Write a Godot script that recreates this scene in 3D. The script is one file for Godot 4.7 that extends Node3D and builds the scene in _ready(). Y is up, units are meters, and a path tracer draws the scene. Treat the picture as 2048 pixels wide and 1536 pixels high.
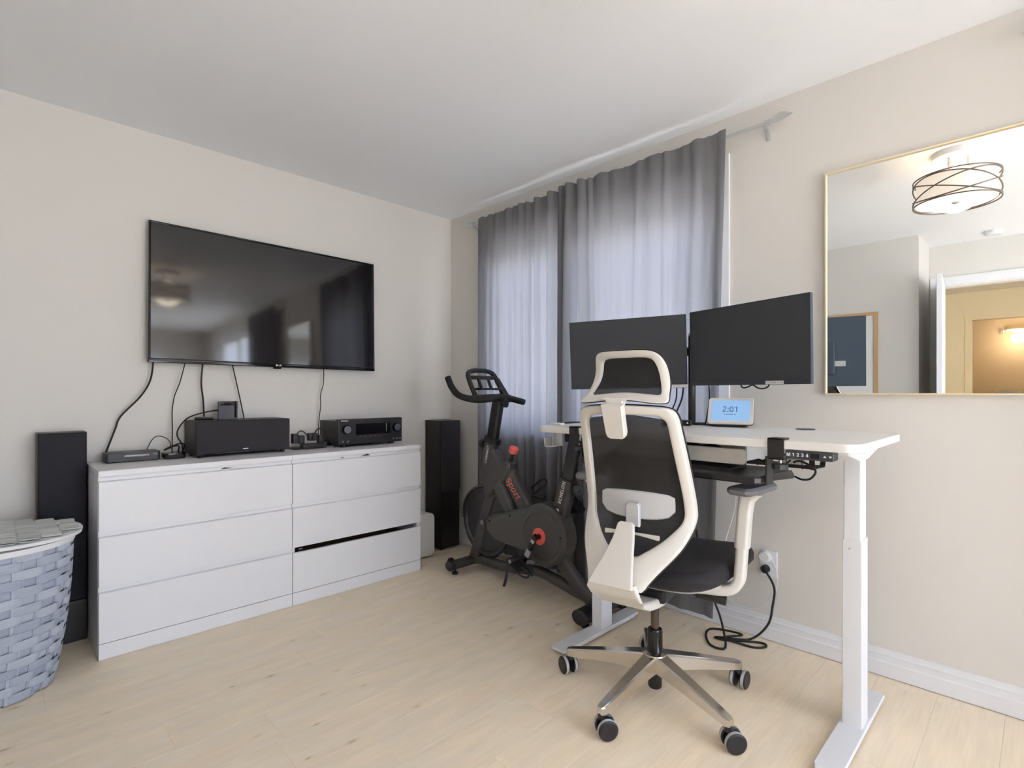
extends Node3D
# A home office corner: two white chests with audio gear, a wall television, an exercise bike,
# a standing desk with monitors, a mesh chair, curtained window and a framed mirror.
# World: y up, metres. The corner of the two visible walls is the origin; the television wall is x = 0,
# the window wall is z = 0.

var mats := {}
var meshes := {}
var used := {}
var rng := RandomNumberGenerator.new()

const CEIL := 2.404
const RX := 6.3      # far side wall
const DZ := 3.55     # door wall
const CZ := 3.0      # closet wall
const CX := 2.42     # closet side

# ------------------------------------------------------------------ mesh collector
class MB:
	var v := PackedVector3Array()
	var t := PackedInt32Array()

	func add(vs: PackedVector3Array, ts: PackedInt32Array) -> void:
		var vol := 0.0
		for k in range(0, ts.size(), 3):
			vol += vs[ts[k]].dot(vs[ts[k + 1]].cross(vs[ts[k + 2]]))
		var o := v.size()
		v.append_array(vs)
		for k in range(0, ts.size(), 3):
			if vol >= 0.0:
				t.append_array([o + ts[k], o + ts[k + 1], o + ts[k + 2]])
			else:
				t.append_array([o + ts[k], o + ts[k + 2], o + ts[k + 1]])

	# rings of equal length joined one after another
	func loft(rings: Array, caps := true, loop := false, open_ring := false) -> MB:
		var n: int = rings[0].size()
		var vs := PackedVector3Array()
		var ts := PackedInt32Array()
		for r in rings:
			for p in r:
				vs.append(p)
		var m := rings.size()
		var last := m if loop else m - 1
		for i in last:
			var a := i * n
			var b := ((i + 1) % m) * n
			for j in (n - 1 if open_ring else n):
				var j2 := (j + 1) % n
				ts.append_array([a + j, a + j2, b + j2, a + j, b + j2, b + j])
		if caps and not loop:
			for e in 2:
				var base := 0 if e == 0 else (m - 1) * n
				var c := Vector3.ZERO
				for j in n:
					c += vs[base + j]
				vs.append(c / n)
				var ci := vs.size() - 1
				for j in n:
					var j2 := (j + 1) % n
					if e == 0:
						ts.append_array([ci, base + j2, base + j])
					else:
						ts.append_array([ci, base + j, base + j2])
		add(vs, ts)
		return self

	func rbox(c: Vector3, size: Vector3, r := 0.002, b := Basis()) -> MB:
		var h := size * 0.5
		r = minf(r, minf(h.x, minf(h.y, h.z)) * 0.99)
		var vs := PackedVector3Array()
		var ts := PackedInt32Array()
		var idx := {}
		var g := [[-h.x, -h.x + r, h.x - r, h.x], [-h.y, -h.y + r, h.y - r, h.y], [-h.z, -h.z + r, h.z - r, h.z]]
		for ax in 3:
			for s in [0, 3]:
				var ua := (ax + 1) % 3
				var va := (ax + 2) % 3
				for i in 3:
					for j in 3:
						var q := []
						for d in [[0, 0], [1, 0], [1, 1], [0, 1]]:
							var k := [0, 0, 0]
							k[ax] = s
							k[ua] = i + d[0]
							k[va] = j + d[1]
							var key: int = k[0] * 16 + k[1] * 4 + k[2]
							if not idx.has(key):
								var p := Vector3(g[0][k[0]], g[1][k[1]], g[2][k[2]])
								var inn := Vector3(clampf(p.x, -h.x + r, h.x - r), clampf(p.y, -h.y + r, h.y - r), clampf(p.z, -h.z + r, h.z - r))
								var dir := p - inn
								var pp := inn + dir.normalized() * r
								idx[key] = vs.size()
								vs.append(c + b * pp)
							q.append(idx[key])
						if s == 3:
							ts.append_array([q[0], q[1], q[2], q[0], q[2], q[3]])
						else:
							ts.append_array([q[0], q[2], q[1], q[0], q[3], q[2]])
		add(vs, ts)
		return self

	# plain box with twelve triangles
	func box(c: Vector3, size: Vector3, b := Basis()) -> MB:
		var h := size * 0.5
		var r1 := PackedVector3Array()
		var r2 := PackedVector3Array()
		for q in [[-1, -1], [1, -1], [1, 1], [-1, 1]]:
			r1.append(c + b * Vector3(q[0] * h.x, -h.y, q[1] * h.z))
			r2.append(c + b * Vector3(q[0] * h.x, h.y, q[1] * h.z))
		var vs := PackedVector3Array(r1)
		vs.append_array(r2)
		add(vs, PackedInt32Array([0, 1, 2, 0, 2, 3, 4, 6, 5, 4, 7, 6, 0, 5, 1, 0, 4, 5, 1, 6, 2, 1, 5, 6, 2, 7, 3, 2, 6, 7, 3, 4, 0, 3, 7, 4]))
		return self

	func span(a: Vector3, b: Vector3, r := 0.0) -> MB:
		var c := (a + b) * 0.5
		var s := (b - a).abs()
		return rbox(c, s, r) if r > 0.0 else box(c, s)

	# a round or oval tube along points
	func tube(pts: Array, rad, seg := 10, loop := false, squash := 1.0, up := Vector3.UP) -> MB:
		var rings := []
		var n := pts.size()
		var side := Vector3.ZERO
		for i in n:
			var a: Vector3 = pts[(i - 1 + n) % n] if loop or i > 0 else pts[i]
			var b: Vector3 = pts[(i + 1) % n] if loop or i < n - 1 else pts[i]
			var d := (b - a).normalized()
			if side == Vector3.ZERO:
				var u := up if absf(d.dot(up)) < 0.95 else Vector3.RIGHT
				side = d.cross(u).normalized()
			else:
				side = (side - d * side.dot(d)).normalized()
			var nn := side.cross(d).normalized()
			var r: float = rad[i] if rad is Array else rad
			var ring := PackedVector3Array()
			for k in seg:
				var an := TAU * k / seg
				ring.append(pts[i] + side * cos(an) * r + nn * sin(an) * r * squash)
			rings.append(ring)
		return loft(rings, true, loop)

	# a cross-section (x to the side, y to the up vector) swept along points
	func sweep(pts: Array, prof: Array, up := Vector3.UP, loop := false, scales := []) -> MB:
		var rings := []
		var n := pts.size()
		for i in n:
			var a: Vector3 = pts[(i - 1 + n) % n] if loop or i > 0 else pts[i]
			var b: Vector3 = pts[(i + 1) % n] if loop or i < n - 1 else pts[i]
			var d := (b - a).normalized()
			var side := d.cross(up).normalized()
			var nn := side.cross(d).normalized()
			var s: Vector2 = scales[i] if scales else Vector2.ONE
			var ring := PackedVector3Array()
			for p in prof:
				ring.append(pts[i] + side * p.x * s.x + nn * p.y * s.y)
			rings.append(ring)
		return loft(rings, true, loop)

	func lathe(prof: Array, seg := 24, xf := Transform3D()) -> MB:
		var rings := []
		for p in prof:
			var ring := PackedVector3Array()
			for k in seg:
				var an := TAU * k / seg
				ring.append(xf * Vector3(cos(an) * maxf(p.x, 0.00005), p.y, sin(an) * maxf(p.x, 0.00005)))
			rings.append(ring)
		return loft(rings)

	# a flat outline given depth along z, from z0 to z1, with a small bevel
	func extrude(poly: Array, z0: float, z1: float, xf := Transform3D(), bev := 0.0) -> MB:
		var pl := PackedVector2Array(poly)
		if Geometry2D.is_polygon_clockwise(pl):
			pl.reverse()
		var n := pl.size()
		var ins := PackedVector2Array()
		for i in n:
			var a := (pl[i] - pl[(i - 1 + n) % n]).normalized()
			var b := (pl[(i + 1) % n] - pl[i]).normalized()
			var nn := (Vector2(-a.y, a.x) + Vector2(-b.y, b.x)).normalized()
			ins.append(pl[i] + nn * bev)
		var rows := [[pl, z0], [pl, z1]]
		if bev > 0.0:
			rows = [[ins, z0], [pl, z0 + bev], [pl, z1 - bev], [ins, z1]]
		var vs := PackedVector3Array()
		var ts := PackedInt32Array()
		for row in rows:
			for p in row[0]:
				vs.append(xf * Vector3(p.x, p.y, row[1]))
		for k in rows.size() - 1:
			for i in n:
				var j := (i + 1) % n
				ts.append_array([k * n + i, k * n + j, (k + 1) * n + j, k * n + i, (k + 1) * n + j, (k + 1) * n + i])
		var tri := Geometry2D.triangulate_polygon(rows[0][0])
		var top := (rows.size() - 1) * n
		for k in range(0, tri.size(), 3):
			var p0: Vector2 = rows[0][0][tri[k]]
			var p1: Vector2 = rows[0][0][tri[k + 1]]
			var p2: Vector2 = rows[0][0][tri[k + 2]]
			var ccw := (p1 - p0).cross(p2 - p0) > 0.0
			var o := [tri[k], tri[k + 1], tri[k + 2]] if ccw else [tri[k], tri[k + 2], tri[k + 1]]
			ts.append_array([top + o[0], top + o[1], top + o[2], o[0], o[2], o[1]])
		add(vs, ts)
		return self

	func mesh(crease := 35.0, uv_scale := 0.0) -> ArrayMesh:
		var nf := t.size() / 3
		var fn := PackedVector3Array()
		fn.resize(nf)
		var fans := []
		fans.resize(v.size())
		for f in nf:
			var a := v[t[f * 3]]
			var nn := (v[t[f * 3 + 1]] - a).cross(v[t[f * 3 + 2]] - a)
			fn[f] = nn
			for k in 3:
				if fans[t[f * 3 + k]] == null:
					fans[t[f * 3 + k]] = PackedInt32Array()
				fans[t[f * 3 + k]].append(f)
		var lim := cos(deg_to_rad(crease))
		var P := PackedVector3Array()
		var N := PackedVector3Array()
		P.resize(nf * 3)
		N.resize(nf * 3)
		for f in nf:
			var u := fn[f].normalized()
			for k in 3:
				var vi := t[f * 3 + k]
				var s := Vector3.ZERO
				for g in fans[vi]:
					if fn[g].normalized().dot(u) > lim:
						s += fn[g]
				var at: int = f * 3 + [0, 2, 1][k]
				P[at] = v[vi]
				N[at] = s.normalized() if s.length_squared() > 0.0 else u
		var arr := []
		arr.resize(Mesh.ARRAY_MAX)
		arr[Mesh.ARRAY_VERTEX] = P
		arr[Mesh.ARRAY_NORMAL] = N
		var m := ArrayMesh.new()
		m.add_surface_from_arrays(Mesh.PRIMITIVE_TRIANGLES, arr)
		return m


# ------------------------------------------------------------------ small helpers
func mb() -> MB:
	return MB.new()


func mat(key: String, col := Color.WHITE, rough := 0.6, metal := 0.0, spec := 0.5) -> StandardMaterial3D:
	if mats.has(key):
		return mats[key]
	var m := StandardMaterial3D.new()
	m.resource_name = key
	m.albedo_color = col
	m.roughness = rough
	m.metallic = metal
	m.metallic_specular = spec
	mats[key] = m
	return m


func c8(r: int, g: int, b: int) -> Color:
	return Color(r / 255.0, g / 255.0, b / 255.0)


func numbered(called: String) -> String:
	used[called] = used.get(called, 0) + 1
	return called if used[called] == 1 else "%s_%03d" % [called, used[called] - 1]


func thing(called: String, label: String, category: String, at := Vector3.ZERO, turn := 0.0, group := "") -> Node3D:
	var o := Node3D.new()
	o.name = numbered(called)
	add_child(o)
	o.position = at
	o.rotation_degrees.y = turn
	o.set_meta("label", label)
	o.set_meta("category", category)
	if group:
		o.set_meta("group", group)
	return o


func part(parent: Node3D, called: String, m: Mesh, material: Material, pos := Vector3.ZERO, label := "") -> MeshInstance3D:
	var o := MeshInstance3D.new()
	o.name = called
	o.mesh = m
	o.material_override = material
	parent.add_child(o, true)
	o.position = pos
	if label:
		o.set_meta("label", label)
	return o


# a part whose mesh is given in world coordinates, under a thing that is not turned
func wpart(parent: Node3D, called: String, m: Mesh, material: Material, label := "") -> MeshInstance3D:
	var at := Vector3.ZERO
	var p: Node = parent
	while p is Node3D and p != self:
		at += p.position
		p = p.get_parent()
	return part(parent, called, m, material, -at, label)


func struct(called: String, m: Mesh, material: Material, label := "", category := "") -> MeshInstance3D:
	var o := part(self, called, m, material)
	o.set_meta("kind", "structure")
	if label:
		o.set_meta("label", label)
	if category:
		o.set_meta("category", category)
	return o


func text(parent: Node3D, called: String, s: String, h: float, material: Material, xf: Transform3D, font := "Droid Sans", depth := 0.0008, bold := false) -> MeshInstance3D:
	var f := SystemFont.new()
	f.font_names = PackedStringArray([font])
	if bold:
		f.font_weight = 700
	var tm := TextMesh.new()
	tm.text = s
	tm.font = f
	tm.font_size = 64
	tm.pixel_size = h / 46.0
	tm.depth = depth
	tm.curve_step = 2.0
	var o := part(parent, called, tm, material)
	o.transform = xf
	return o


func smooth(pts: Array, n := 6, loop := false) -> Array:
	var out := []
	var m := pts.size()
	for i in (m if loop else m - 1):
		var p0 = pts[(i - 1 + m) % m] if loop or i > 0 else pts[i]
		var p1 = pts[i]
		var p2 = pts[(i + 1) % m]
		var p3 = pts[(i + 2) % m] if loop or i + 2 < m else pts[(i + 1) % m]
		for k in n:
			var t := float(k) / n
			out.append(0.5 * (2.0 * p1 + (p2 - p0) * t + (2.0 * p0 - 5.0 * p1 + 4.0 * p2 - p3) * t * t + (3.0 * p1 - p0 - 3.0 * p2 + p3) * t * t * t))
	if not loop:
		out.append(pts[m - 1])
	return out


func rrect(w: float, h: float, r: float, n := 4, ox := 0.0, oy := 0.0) -> Array:
	var out := []
	for q in 4:
		var cx: float = [1, -1, -1, 1][q] * (w * 0.5 - r)
		var cy: float = [1, 1, -1, -1][q] * (h * 0.5 - r)
		for k in n + 1:
			var a := PI * 0.5 * (q + float(k) / n)
			out.append(Vector2(ox + cx + cos(a) * r, oy + cy + sin(a) * r))
	return out


func ell(a: float, b: float, n := 16) -> Array:
	var out := []
	for k in n:
		out.append(Vector2(cos(TAU * k / n) * a, sin(TAU * k / n) * b))
	return out


func cable(label: String, pts: Array, r: float, material: Material, category := "cable", group := "", called := "cable") -> Node3D:
	var base: Vector3 = pts[pts.size() - 1]
	var t := thing(called, label, category, base, 0.0, group)
	wpart(t, "cord", mb().tube(smooth(pts, 6), r, 8).mesh(60), material)
	return t


func basis_to(x: Vector3, y: Vector3) -> Basis:
	var xx := x.normalized()
	var zz := xx.cross(y).normalized()
	return Basis(xx, zz.cross(xx).normalized(), zz)


func noise_tex(freq: float, size := 512, oct := 3, ramp: Gradient = null, nrm := false) -> NoiseTexture2D:
	var n := FastNoiseLite.new()
	n.seed = 7
	n.frequency = freq
	n.fractal_octaves = oct
	var t := NoiseTexture2D.new()
	t.noise = n
	t.width = size
	t.height = size
	t.seamless = true
	t.as_normal_map = nrm
	if ramp:
		t.color_ramp = ramp
	return t


# ------------------------------------------------------------------ the scene
func _ready() -> void:
	rng.seed = 20
	camera_and_light()
	materials()
	room()
	window_and_curtains()
	chests()
	television()
	audio_gear()
	tower_speakers()
	laundry_basket()
	bike()
	desk()
	desk_gear()
	monitors()
	chair()
	mirror()
	wall_outlet()
	ceiling_lamp()
	far_side()


func camera_and_light() -> void:
	var cam := Camera3D.new()
	cam.name = "camera"
	cam.projection = Camera3D.PROJECTION_FRUSTUM
	cam.near = 0.05
	cam.far = 60.0
	cam.size = 1536.0 / 1059.5 * 0.05
	cam.frustum_offset = Vector2(0.0, 17.0 / 1059.5 * 0.05)
	add_child(cam)
	cam.position = Vector3(3.155, 1.104, 2.489)
	cam.rotation_degrees = Vector3(0.0, 45.18, 0.0)
	cam.current = true
	var env := Environment.new()
	env.background_mode = Environment.BG_SKY
	var sky := Sky.new()
	var sm := ProceduralSkyMaterial.new()
	sm.sky_top_color = c8(196, 212, 240)
	sm.sky_horizon_color = c8(220, 229, 244)
	sm.ground_bottom_color = c8(240, 241, 244)
	sm.ground_horizon_color = c8(240, 242, 246)
	sm.sky_energy_multiplier = 1.0
	sm.ground_energy_multiplier = 1.0
	sky.sky_material = sm
	env.sky = sky
	env.background_energy_multiplier = 7.0
	env.tonemap_mode = Environment.TONE_MAPPER_LINEAR
	env.tonemap_exposure = 1.98
	env.sdfgi_enabled = true
	env.ssao_enabled = true
	env.ssil_enabled = true
	# afternoon sun through the patio door in the far side wall; it falls on the floor there, outside the picture
	var sun := DirectionalLight3D.new()
	sun.name = "sun"
	sun.light_color = c8(255, 253, 250)
	sun.light_energy = 2.2
	sun.light_angular_distance = 0.6
	sun.shadow_enabled = true
	add_child(sun)
	sun.look_at_from_position(Vector3.ZERO, Vector3(-0.62, -0.76, 0.12))
	var we := WorldEnvironment.new()
	we.name = "environment"
	we.environment = env
	add_child(we)


func materials() -> void:
	mat("wall_paint", c8(219, 215, 209), 0.75, 0.0, 0.35)
	mat("ceiling_paint", c8(244, 245, 248), 0.85, 0.0, 0.3)
	mat("trim_paint", c8(226, 227, 230), 0.4)
	mat("hall_paint", c8(232, 226, 210), 0.75)
	mat("tan_paint", c8(202, 176, 142), 0.8)
	mat("white_laminate", c8(226, 226, 228), 0.45)
	mat("painted_gap_black", c8(20, 20, 22), 0.8)  # near-black colour painted in for the dark of gaps, slots and holes
	mat("black_gloss", c8(10, 10, 13), 0.08)
	mat("screen", c8(18, 17, 20), 0.06, 0.0, 0.74)
	mat("screen_matte", c8(56, 58, 63), 0.38, 0.0, 0.5)
	mat("black_plastic", c8(26, 26, 29), 0.42)
	mat("satin_black", c8(34, 33, 35), 0.38)
	mat("black_rubber", c8(20, 20, 22), 0.65)
	mat("charcoal_plastic", c8(52, 54, 60), 0.45)
	mat("speaker_vinyl", c8(30, 27, 29), 0.5)
	mat("speaker_cloth", c8(40, 37, 42), 0.8)
	mat("tower_cloth", c8(13, 14, 24), 0.55, 0.0, 0.35)
	mat("white_print", c8(232, 232, 232), 0.5)
	mat("coral_print", c8(255, 122, 106), 0.5)
	mat("coral_plastic", c8(246, 110, 98), 0.4)
	mat("white_metal", c8(224, 226, 230), 0.42)
	mat("desk_laminate", c8(228, 226, 222), 0.4)
	mat("warm_white_plastic", c8(213, 209, 202), 0.45)
	mat("pale_grey_plastic", c8(190, 190, 192), 0.45)
	mat("chrome", c8(214, 210, 204), 0.16, 1.0)
	mat("brushed_steel", c8(150, 150, 154), 0.3, 1.0)
	mat("gas_steel", c8(92, 82, 76), 0.25, 0.8)
	mat("brass", c8(238, 224, 190), 0.35, 0.4)
	mat("mirror_silver", c8(244, 247, 247), 0.0, 1.0)
	mat("rod_steel", c8(196, 198, 198), 0.35, 0.4)
	mat("pale_oak", c8(196, 160, 118), 0.6)
	mat("navy_board", c8(52, 66, 86), 0.5)
	mat("sticker", c8(225, 225, 222), 0.6)
	mat("sticker_ink", c8(120, 122, 126), 0.6)
	mat("red_lamp", c8(190, 50, 50), 0.4)
	mat("bike_paint", c8(70, 67, 66), 0.42)
	mat("bike_guard", c8(76, 75, 73), 0.5)
	mat("flywheel_steel", c8(62, 60, 64), 0.4, 0.3)
	mat("grey_stripe", c8(176, 178, 184), 0.45)
	mat("clear_tape", c8(150, 152, 154), 0.35)
	var glass := mat("window_glass", Color(1, 1, 1, 0.06), 0.02)
	glass.transparency = BaseMaterial3D.TRANSPARENCY_ALPHA
	var mesh_cloth := mat("chair_mesh", Color(0.085, 0.082, 0.088, 0.92), 0.7)
	mesh_cloth.transparency = BaseMaterial3D.TRANSPARENCY_ALPHA
	var seat := mat("seat_cloth", c8(34, 31, 34), 0.85)
	seat.rim_enabled = true
	seat.rim = 0.25
	seat.normal_enabled = true
	seat.normal_texture = noise_tex(0.12, 512, 2, null, true)
	seat.normal_scale = 0.35
	seat.uv1_triplanar = true
	seat.uv1_scale = Vector3(6, 6, 6)
	# woven curtain cloth: fine slubs in the colour and in the relief
	var cg := Gradient.new()
	cg.set_color(0, c8(112, 111, 114))
	cg.set_color(1, c8(148, 147, 149))
	var cl := mat("curtain_cloth", Color.WHITE, 0.9, 0.0, 0.2)
	cl.albedo_texture = noise_tex(0.2, 512, 3, cg)
	cl.uv1_triplanar = true
	cl.uv1_scale = Vector3(7.0, 2.2, 7.0)
	cl.backlight_enabled = true
	cl.backlight = c8(205, 206, 210)
	cl.cull_mode = BaseMaterial3D.CULL_DISABLED
	var bl := mat("blind_cloth", c8(226, 222, 214), 0.9, 0.0, 0.2)
	bl.backlight_enabled = true
	bl.backlight = c8(250, 247, 240)
	# woven paper strips of the basket, with a fine lengthwise grain
	for k in 3:
		var gb := Gradient.new()
		var base: Color = [c8(172, 180, 194), c8(182, 189, 202), c8(164, 172, 188)][k]
		gb.set_color(0, base.darkened(0.06))
		gb.set_color(1, base.lightened(0.07))
		var bm := mat("basket_strip_%d" % k, Color.WHITE, 0.7, 0.0, 0.3)
		bm.albedo_texture = noise_tex(0.05, 256, 3, gb)
		bm.uv1_triplanar = true
		bm.uv1_scale = Vector3(1.5, 14.0, 1.5)
	mat("basket_liner", c8(226, 227, 228), 0.8)
	mat("lid_strip_0", c8(204, 208, 206), 0.7)
	mat("lid_strip_1", c8(212, 215, 213), 0.7)
	mat("lid_strip_2", c8(198, 202, 201), 0.7)
	mat("monitor_back", c8(66, 80, 98), 0.4)
	# dark ash veneer on the towers
	var gv := Gradient.new()
	gv.set_color(0, c8(22, 20, 20))
	gv.set_color(1, c8(36, 32, 31))
	var ve := mat("ash_veneer", Color.WHITE, 0.42)
	ve.albedo_texture = noise_tex(0.05, 256, 4, gv)
	ve.uv1_triplanar = true
	ve.uv1_scale = Vector3(12.0, 0.8, 12.0)
	wood_material()


func wood_material() -> void:
	# pale oak boards: grain runs along the picture's height
	var W := 1024
	var H := 2048
	var fine := FastNoiseLite.new()
	fine.seed = 3
	fine.frequency = 1.0
	fine.fractal_octaves = 2
	var broad := FastNoiseLite.new()
	broad.seed = 11
	broad.frequency = 1.0
	broad.fractal_octaves = 2
	var kn := []
	var kr := RandomNumberGenerator.new()
	kr.seed = 5
	for i in 9:
		kn.append([kr.randf_range(60, W - 60), kr.randf_range(120, H - 120), kr.randf_range(4.0, 9.0), kr.randf_range(0.35, 0.9)])
	var data := PackedByteArray()
	data.resize(W * H * 3)
	var base := Vector3(241, 225, 200)
	var cell := {}
	for k in kn:
		for cy in range(int((k[1] - 260) / 64), int((k[1] + 260) / 64) + 1):
			for cx in range(int((k[0] - 70) / 64), int((k[0] + 70) / 64) + 1):
				var key := cy * 64 + cx
				if not cell.has(key):
					cell[key] = []
				cell[key].append(k)
	var o := 0
	for y in H:
		for x in W:
			var gx := x * 0.05
			var knot := 0.0
			var key := (y >> 6) * 64 + (x >> 6)
			if cell.has(key):
				for k in cell[key]:
					var dx: float = x - k[0]
					var dy: float = y - k[1]
					var q: float = dx * dx / (k[2] * k[2]) + dy * dy / (k[2] * k[2] * 3.2)
					knot += k[3] * exp(-q * 0.9)
					knot += 0.16 * k[3] * exp(-dx * dx / (k[2] * k[2] * 4.0) - dy * dy / (k[2] * k[2] * 60.0))
					gx += dx * 0.03 * exp(-q * 0.12)
			var f := fine.get_noise_2d(gx * 1.3, y * 0.004)
			var b := broad.get_noise_2d(x * 0.009, y * 0.0022)
			var m := 0.02 * f + 0.026 * b - 0.20 * minf(knot, 1.2)
			var p := base * (1.0 + m)
			var warm := broad.get_noise_2d(x * 0.006 + 300.0, y * 0.0016) * 3.5
			data[o] = clampi(int(p.x + warm), 0, 255)
			data[o + 1] = clampi(int(p.y - 4.0 * minf(knot, 1.0)), 0, 255)
			data[o + 2] = clampi(int(p.z - warm - 22.0 * minf(knot, 1.0)), 0, 255)
			o += 3
	var tex := ImageTexture.create_from_image(Image.create_from_data(W, H, false, Image.FORMAT_RGB8, data))
	var wd := mat("oak_boards", Color.WHITE, 0.5, 0.0, 0.4)
	wd.albedo_texture = tex
	mat("underlay", c8(196, 174, 146), 0.9)


# ------------------------------------------------------------------ setting
func board(w: float, l: float, u0: float, v0: float) -> ArrayMesh:
	# one floor board, lying along z, with eased edges and its own stretch of grain
	var e := 0.0006
	var t := 0.008
	var st := SurfaceTool.new()
	st.begin(Mesh.PRIMITIVE_TRIANGLES)
	st.set_smooth_group(-1)
	var top := [Vector3(-w / 2 + e, t, -l / 2 + e), Vector3(w / 2 - e, t, -l / 2 + e), Vector3(w / 2 - e, t, l / 2 - e), Vector3(-w / 2 + e, t, l / 2 - e)]
	var rim := [Vector3(-w / 2, t - e, -l / 2), Vector3(w / 2, t - e, -l / 2), Vector3(w / 2, t - e, l / 2), Vector3(-w / 2, t - e, l / 2)]
	var low := [Vector3(-w / 2, 0, -l / 2), Vector3(w / 2, 0, -l / 2), Vector3(w / 2, 0, l / 2), Vector3(-w / 2, 0, l / 2)]
	var quads := [[top[0], top[1], top[2], top[3]]]
	for i in 4:
		var j := (i + 1) % 4
		quads.append([top[j], top[i], rim[i], rim[j]])
		quads.append([rim[j], rim[i], low[i], low[j]])
	for q in quads:
		for k in [0, 1, 2, 0, 2, 3]:
			var p: Vector3 = q[k]
			st.set_uv(Vector2(u0 + p.x / 0.72, v0 + p.z / 1.8))
			st.add_vertex(p)
	st.generate_normals()
	return st.commit()


func room() -> void:
	var wp: Material = mats["wall_paint"]
	# floor: sub-floor slab with boards laid on it, running along the television wall
	var fl := struct("floor", mb().span(Vector3(-0.15, -0.12, -0.15), Vector3(RX + 0.15, -0.008, 3.67)).span(Vector3(1.9, -0.12, 3.67), Vector3(3.8, -0.008, 8.7)).mesh(), mats["underlay"], "pale oak plank floor", "floor")
	var bw := 0.18
	var variants := []
	for i in 12:
		variants.append(board(bw - 0.0003, 1.2197, rng.randf(), rng.randf()))
	var col := 0
	var x := 0.0
	while x < RX:
		var start: float = [1.81, 0.62, 2.35, 1.12, 0.18, 1.55, 0.85][col % 7] - 2.44
		var z := start
		while z < DZ:
			var z0 := maxf(z, 0.002)
			var z1 := minf(z + 1.22, DZ)
			var xm := x + bw / 2
			if xm < CX and z1 > CZ:
				z1 = minf(z1, CZ)
			if z1 - z0 > 0.02:
				var full := z1 - z0 > 1.2
				var m: ArrayMesh = variants[rng.randi() % 12] if full else board(bw - 0.0003, z1 - z0 - 0.0003, rng.randf(), rng.randf())
				part(fl, "plank", m, mats["oak_boards"], Vector3(xm, -0.008, (z0 + z1) / 2))
			z += 1.22
		x += bw
		col += 1
	for k in 11:
		for j in 4:
			part(fl, "plank", variants[(k * 5 + j * 3) % 12], mats["oak_boards"], Vector3(1.99 + k * 0.18, -0.008, 4.16 + j * 1.22))
	struct("ceiling", mb().span(Vector3(-0.15, CEIL, -0.15), Vector3(RX + 0.15, CEIL + 0.14, 3.67)).mesh(), mats["ceiling_paint"], "smooth white ceiling", "ceiling")
	struct("wall_left", mb().span(Vector3(-0.15, -0.008, -0.15), Vector3(0, CEIL, 3.67)).mesh(), wp, "beige wall behind the television", "wall")
	# window wall with two openings
	var wb := mb()
	var y0 := 0.85
	var y1 := 2.17
	wb.span(Vector3(0, -0.008, -0.15), Vector3(0.47, CEIL, 0))
	wb.span(Vector3(0.47, -0.008, -0.15), Vector3(2.05, y0, 0))
	wb.span(Vector3(0.47, y1, -0.15), Vector3(2.05, CEIL, 0))
	wb.span(Vector3(2.05, -0.008, -0.15), Vector3(4.25, CEIL, 0))
	wb.span(Vector3(4.25, -0.008, -0.15), Vector3(5.85, y0, 0))
	wb.span(Vector3(4.25, y1, -0.15), Vector3(5.85, CEIL, 0))
	wb.span(Vector3(5.85, -0.008, -0.15), Vector3(RX + 0.15, CEIL, 0))
	struct("wall_back", wb.mesh(), wp, "beige wall with the curtained window and the mirror", "wall")
	var wr := mb()
	wr.span(Vector3(RX, -0.008, 0), Vector3(RX + 0.15, CEIL, 0.5))
	wr.span(Vector3(RX, 2.05, 0.5), Vector3(RX + 0.15, CEIL, 2.5))
	wr.span(Vector3(RX, -0.008, 2.5), Vector3(RX + 0.15, CEIL, 3.67))
	struct("wall_right", wr.mesh(), wp, "beige side wall far beyond the mirror", "wall")
	# door wall with closet bump-out; opening for the door from x 2.50 to 3.30
	var wf := mb()
	wf.span(Vector3(0, -0.008, CZ), Vector3(CX, CEIL, 3.67))
	wf.span(Vector3(CX, -0.008, DZ), Vector3(2.50, CEIL, 3.67))
	wf.span(Vector3(2.50, 2.05, DZ), Vector3(3.30, CEIL, 3.67))
	wf.span(Vector3(3.30, -0.008, DZ), Vector3(RX, CEIL, 3.67))
	struct("wall_front", wf.mesh(), wp, "beige closet and door wall seen in the mirror", "wall")
	# baseboards: stepped profile, a hair above the floor
	var prof := [Vector2(0, 0.003), Vector2(0.016, 0.003), Vector2(0.016, 0.056), Vector2(0.013, 0.060), Vector2(0.012, 0.062), Vector2(0.0115, 0.078), Vector2(0.0125, 0.083), Vector2(0.0125, 0.086), Vector2(0.008, 0.090), Vector2(0.0055, 0.104), Vector2(0, 0.105)]
	var run := func(a: Vector3, b: Vector3, inward: Vector3) -> ArrayMesh:
		var r1 := PackedVector3Array()
		var r2 := PackedVector3Array()
		for p in prof:
			r1.append(a + inward * p.x + Vector3.UP * p.y)
			r2.append(b + inward * p.x + Vector3.UP * p.y)
		return mb().loft([r1, r2]).mesh(12)
	struct("baseboard_back", run.call(Vector3(0.0, 0, 0), Vector3(RX, 0, 0), Vector3(0, 0, 1)), mats["trim_paint"], "white stepped baseboard under the window and mirror", "baseboard")
	struct("baseboard_left", run.call(Vector3(0, 0, 0.016), Vector3(0, 0, CZ), Vector3(1, 0, 0)), mats["trim_paint"], "white baseboard behind the chests and towers", "baseboard")
	struct("baseboard_front", run.call(Vector3(0.016, 0, CZ), Vector3(CX, 0, CZ), Vector3(0, 0, -1)), mats["trim_paint"], "white baseboard along the closet wall", "baseboard")
	struct("baseboard_right", run.call(Vector3(RX, 0, 0.016), Vector3(RX, 0, DZ), Vector3(-1, 0, 0)), mats["trim_paint"], "white baseboard on the far side wall", "baseboard")


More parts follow.
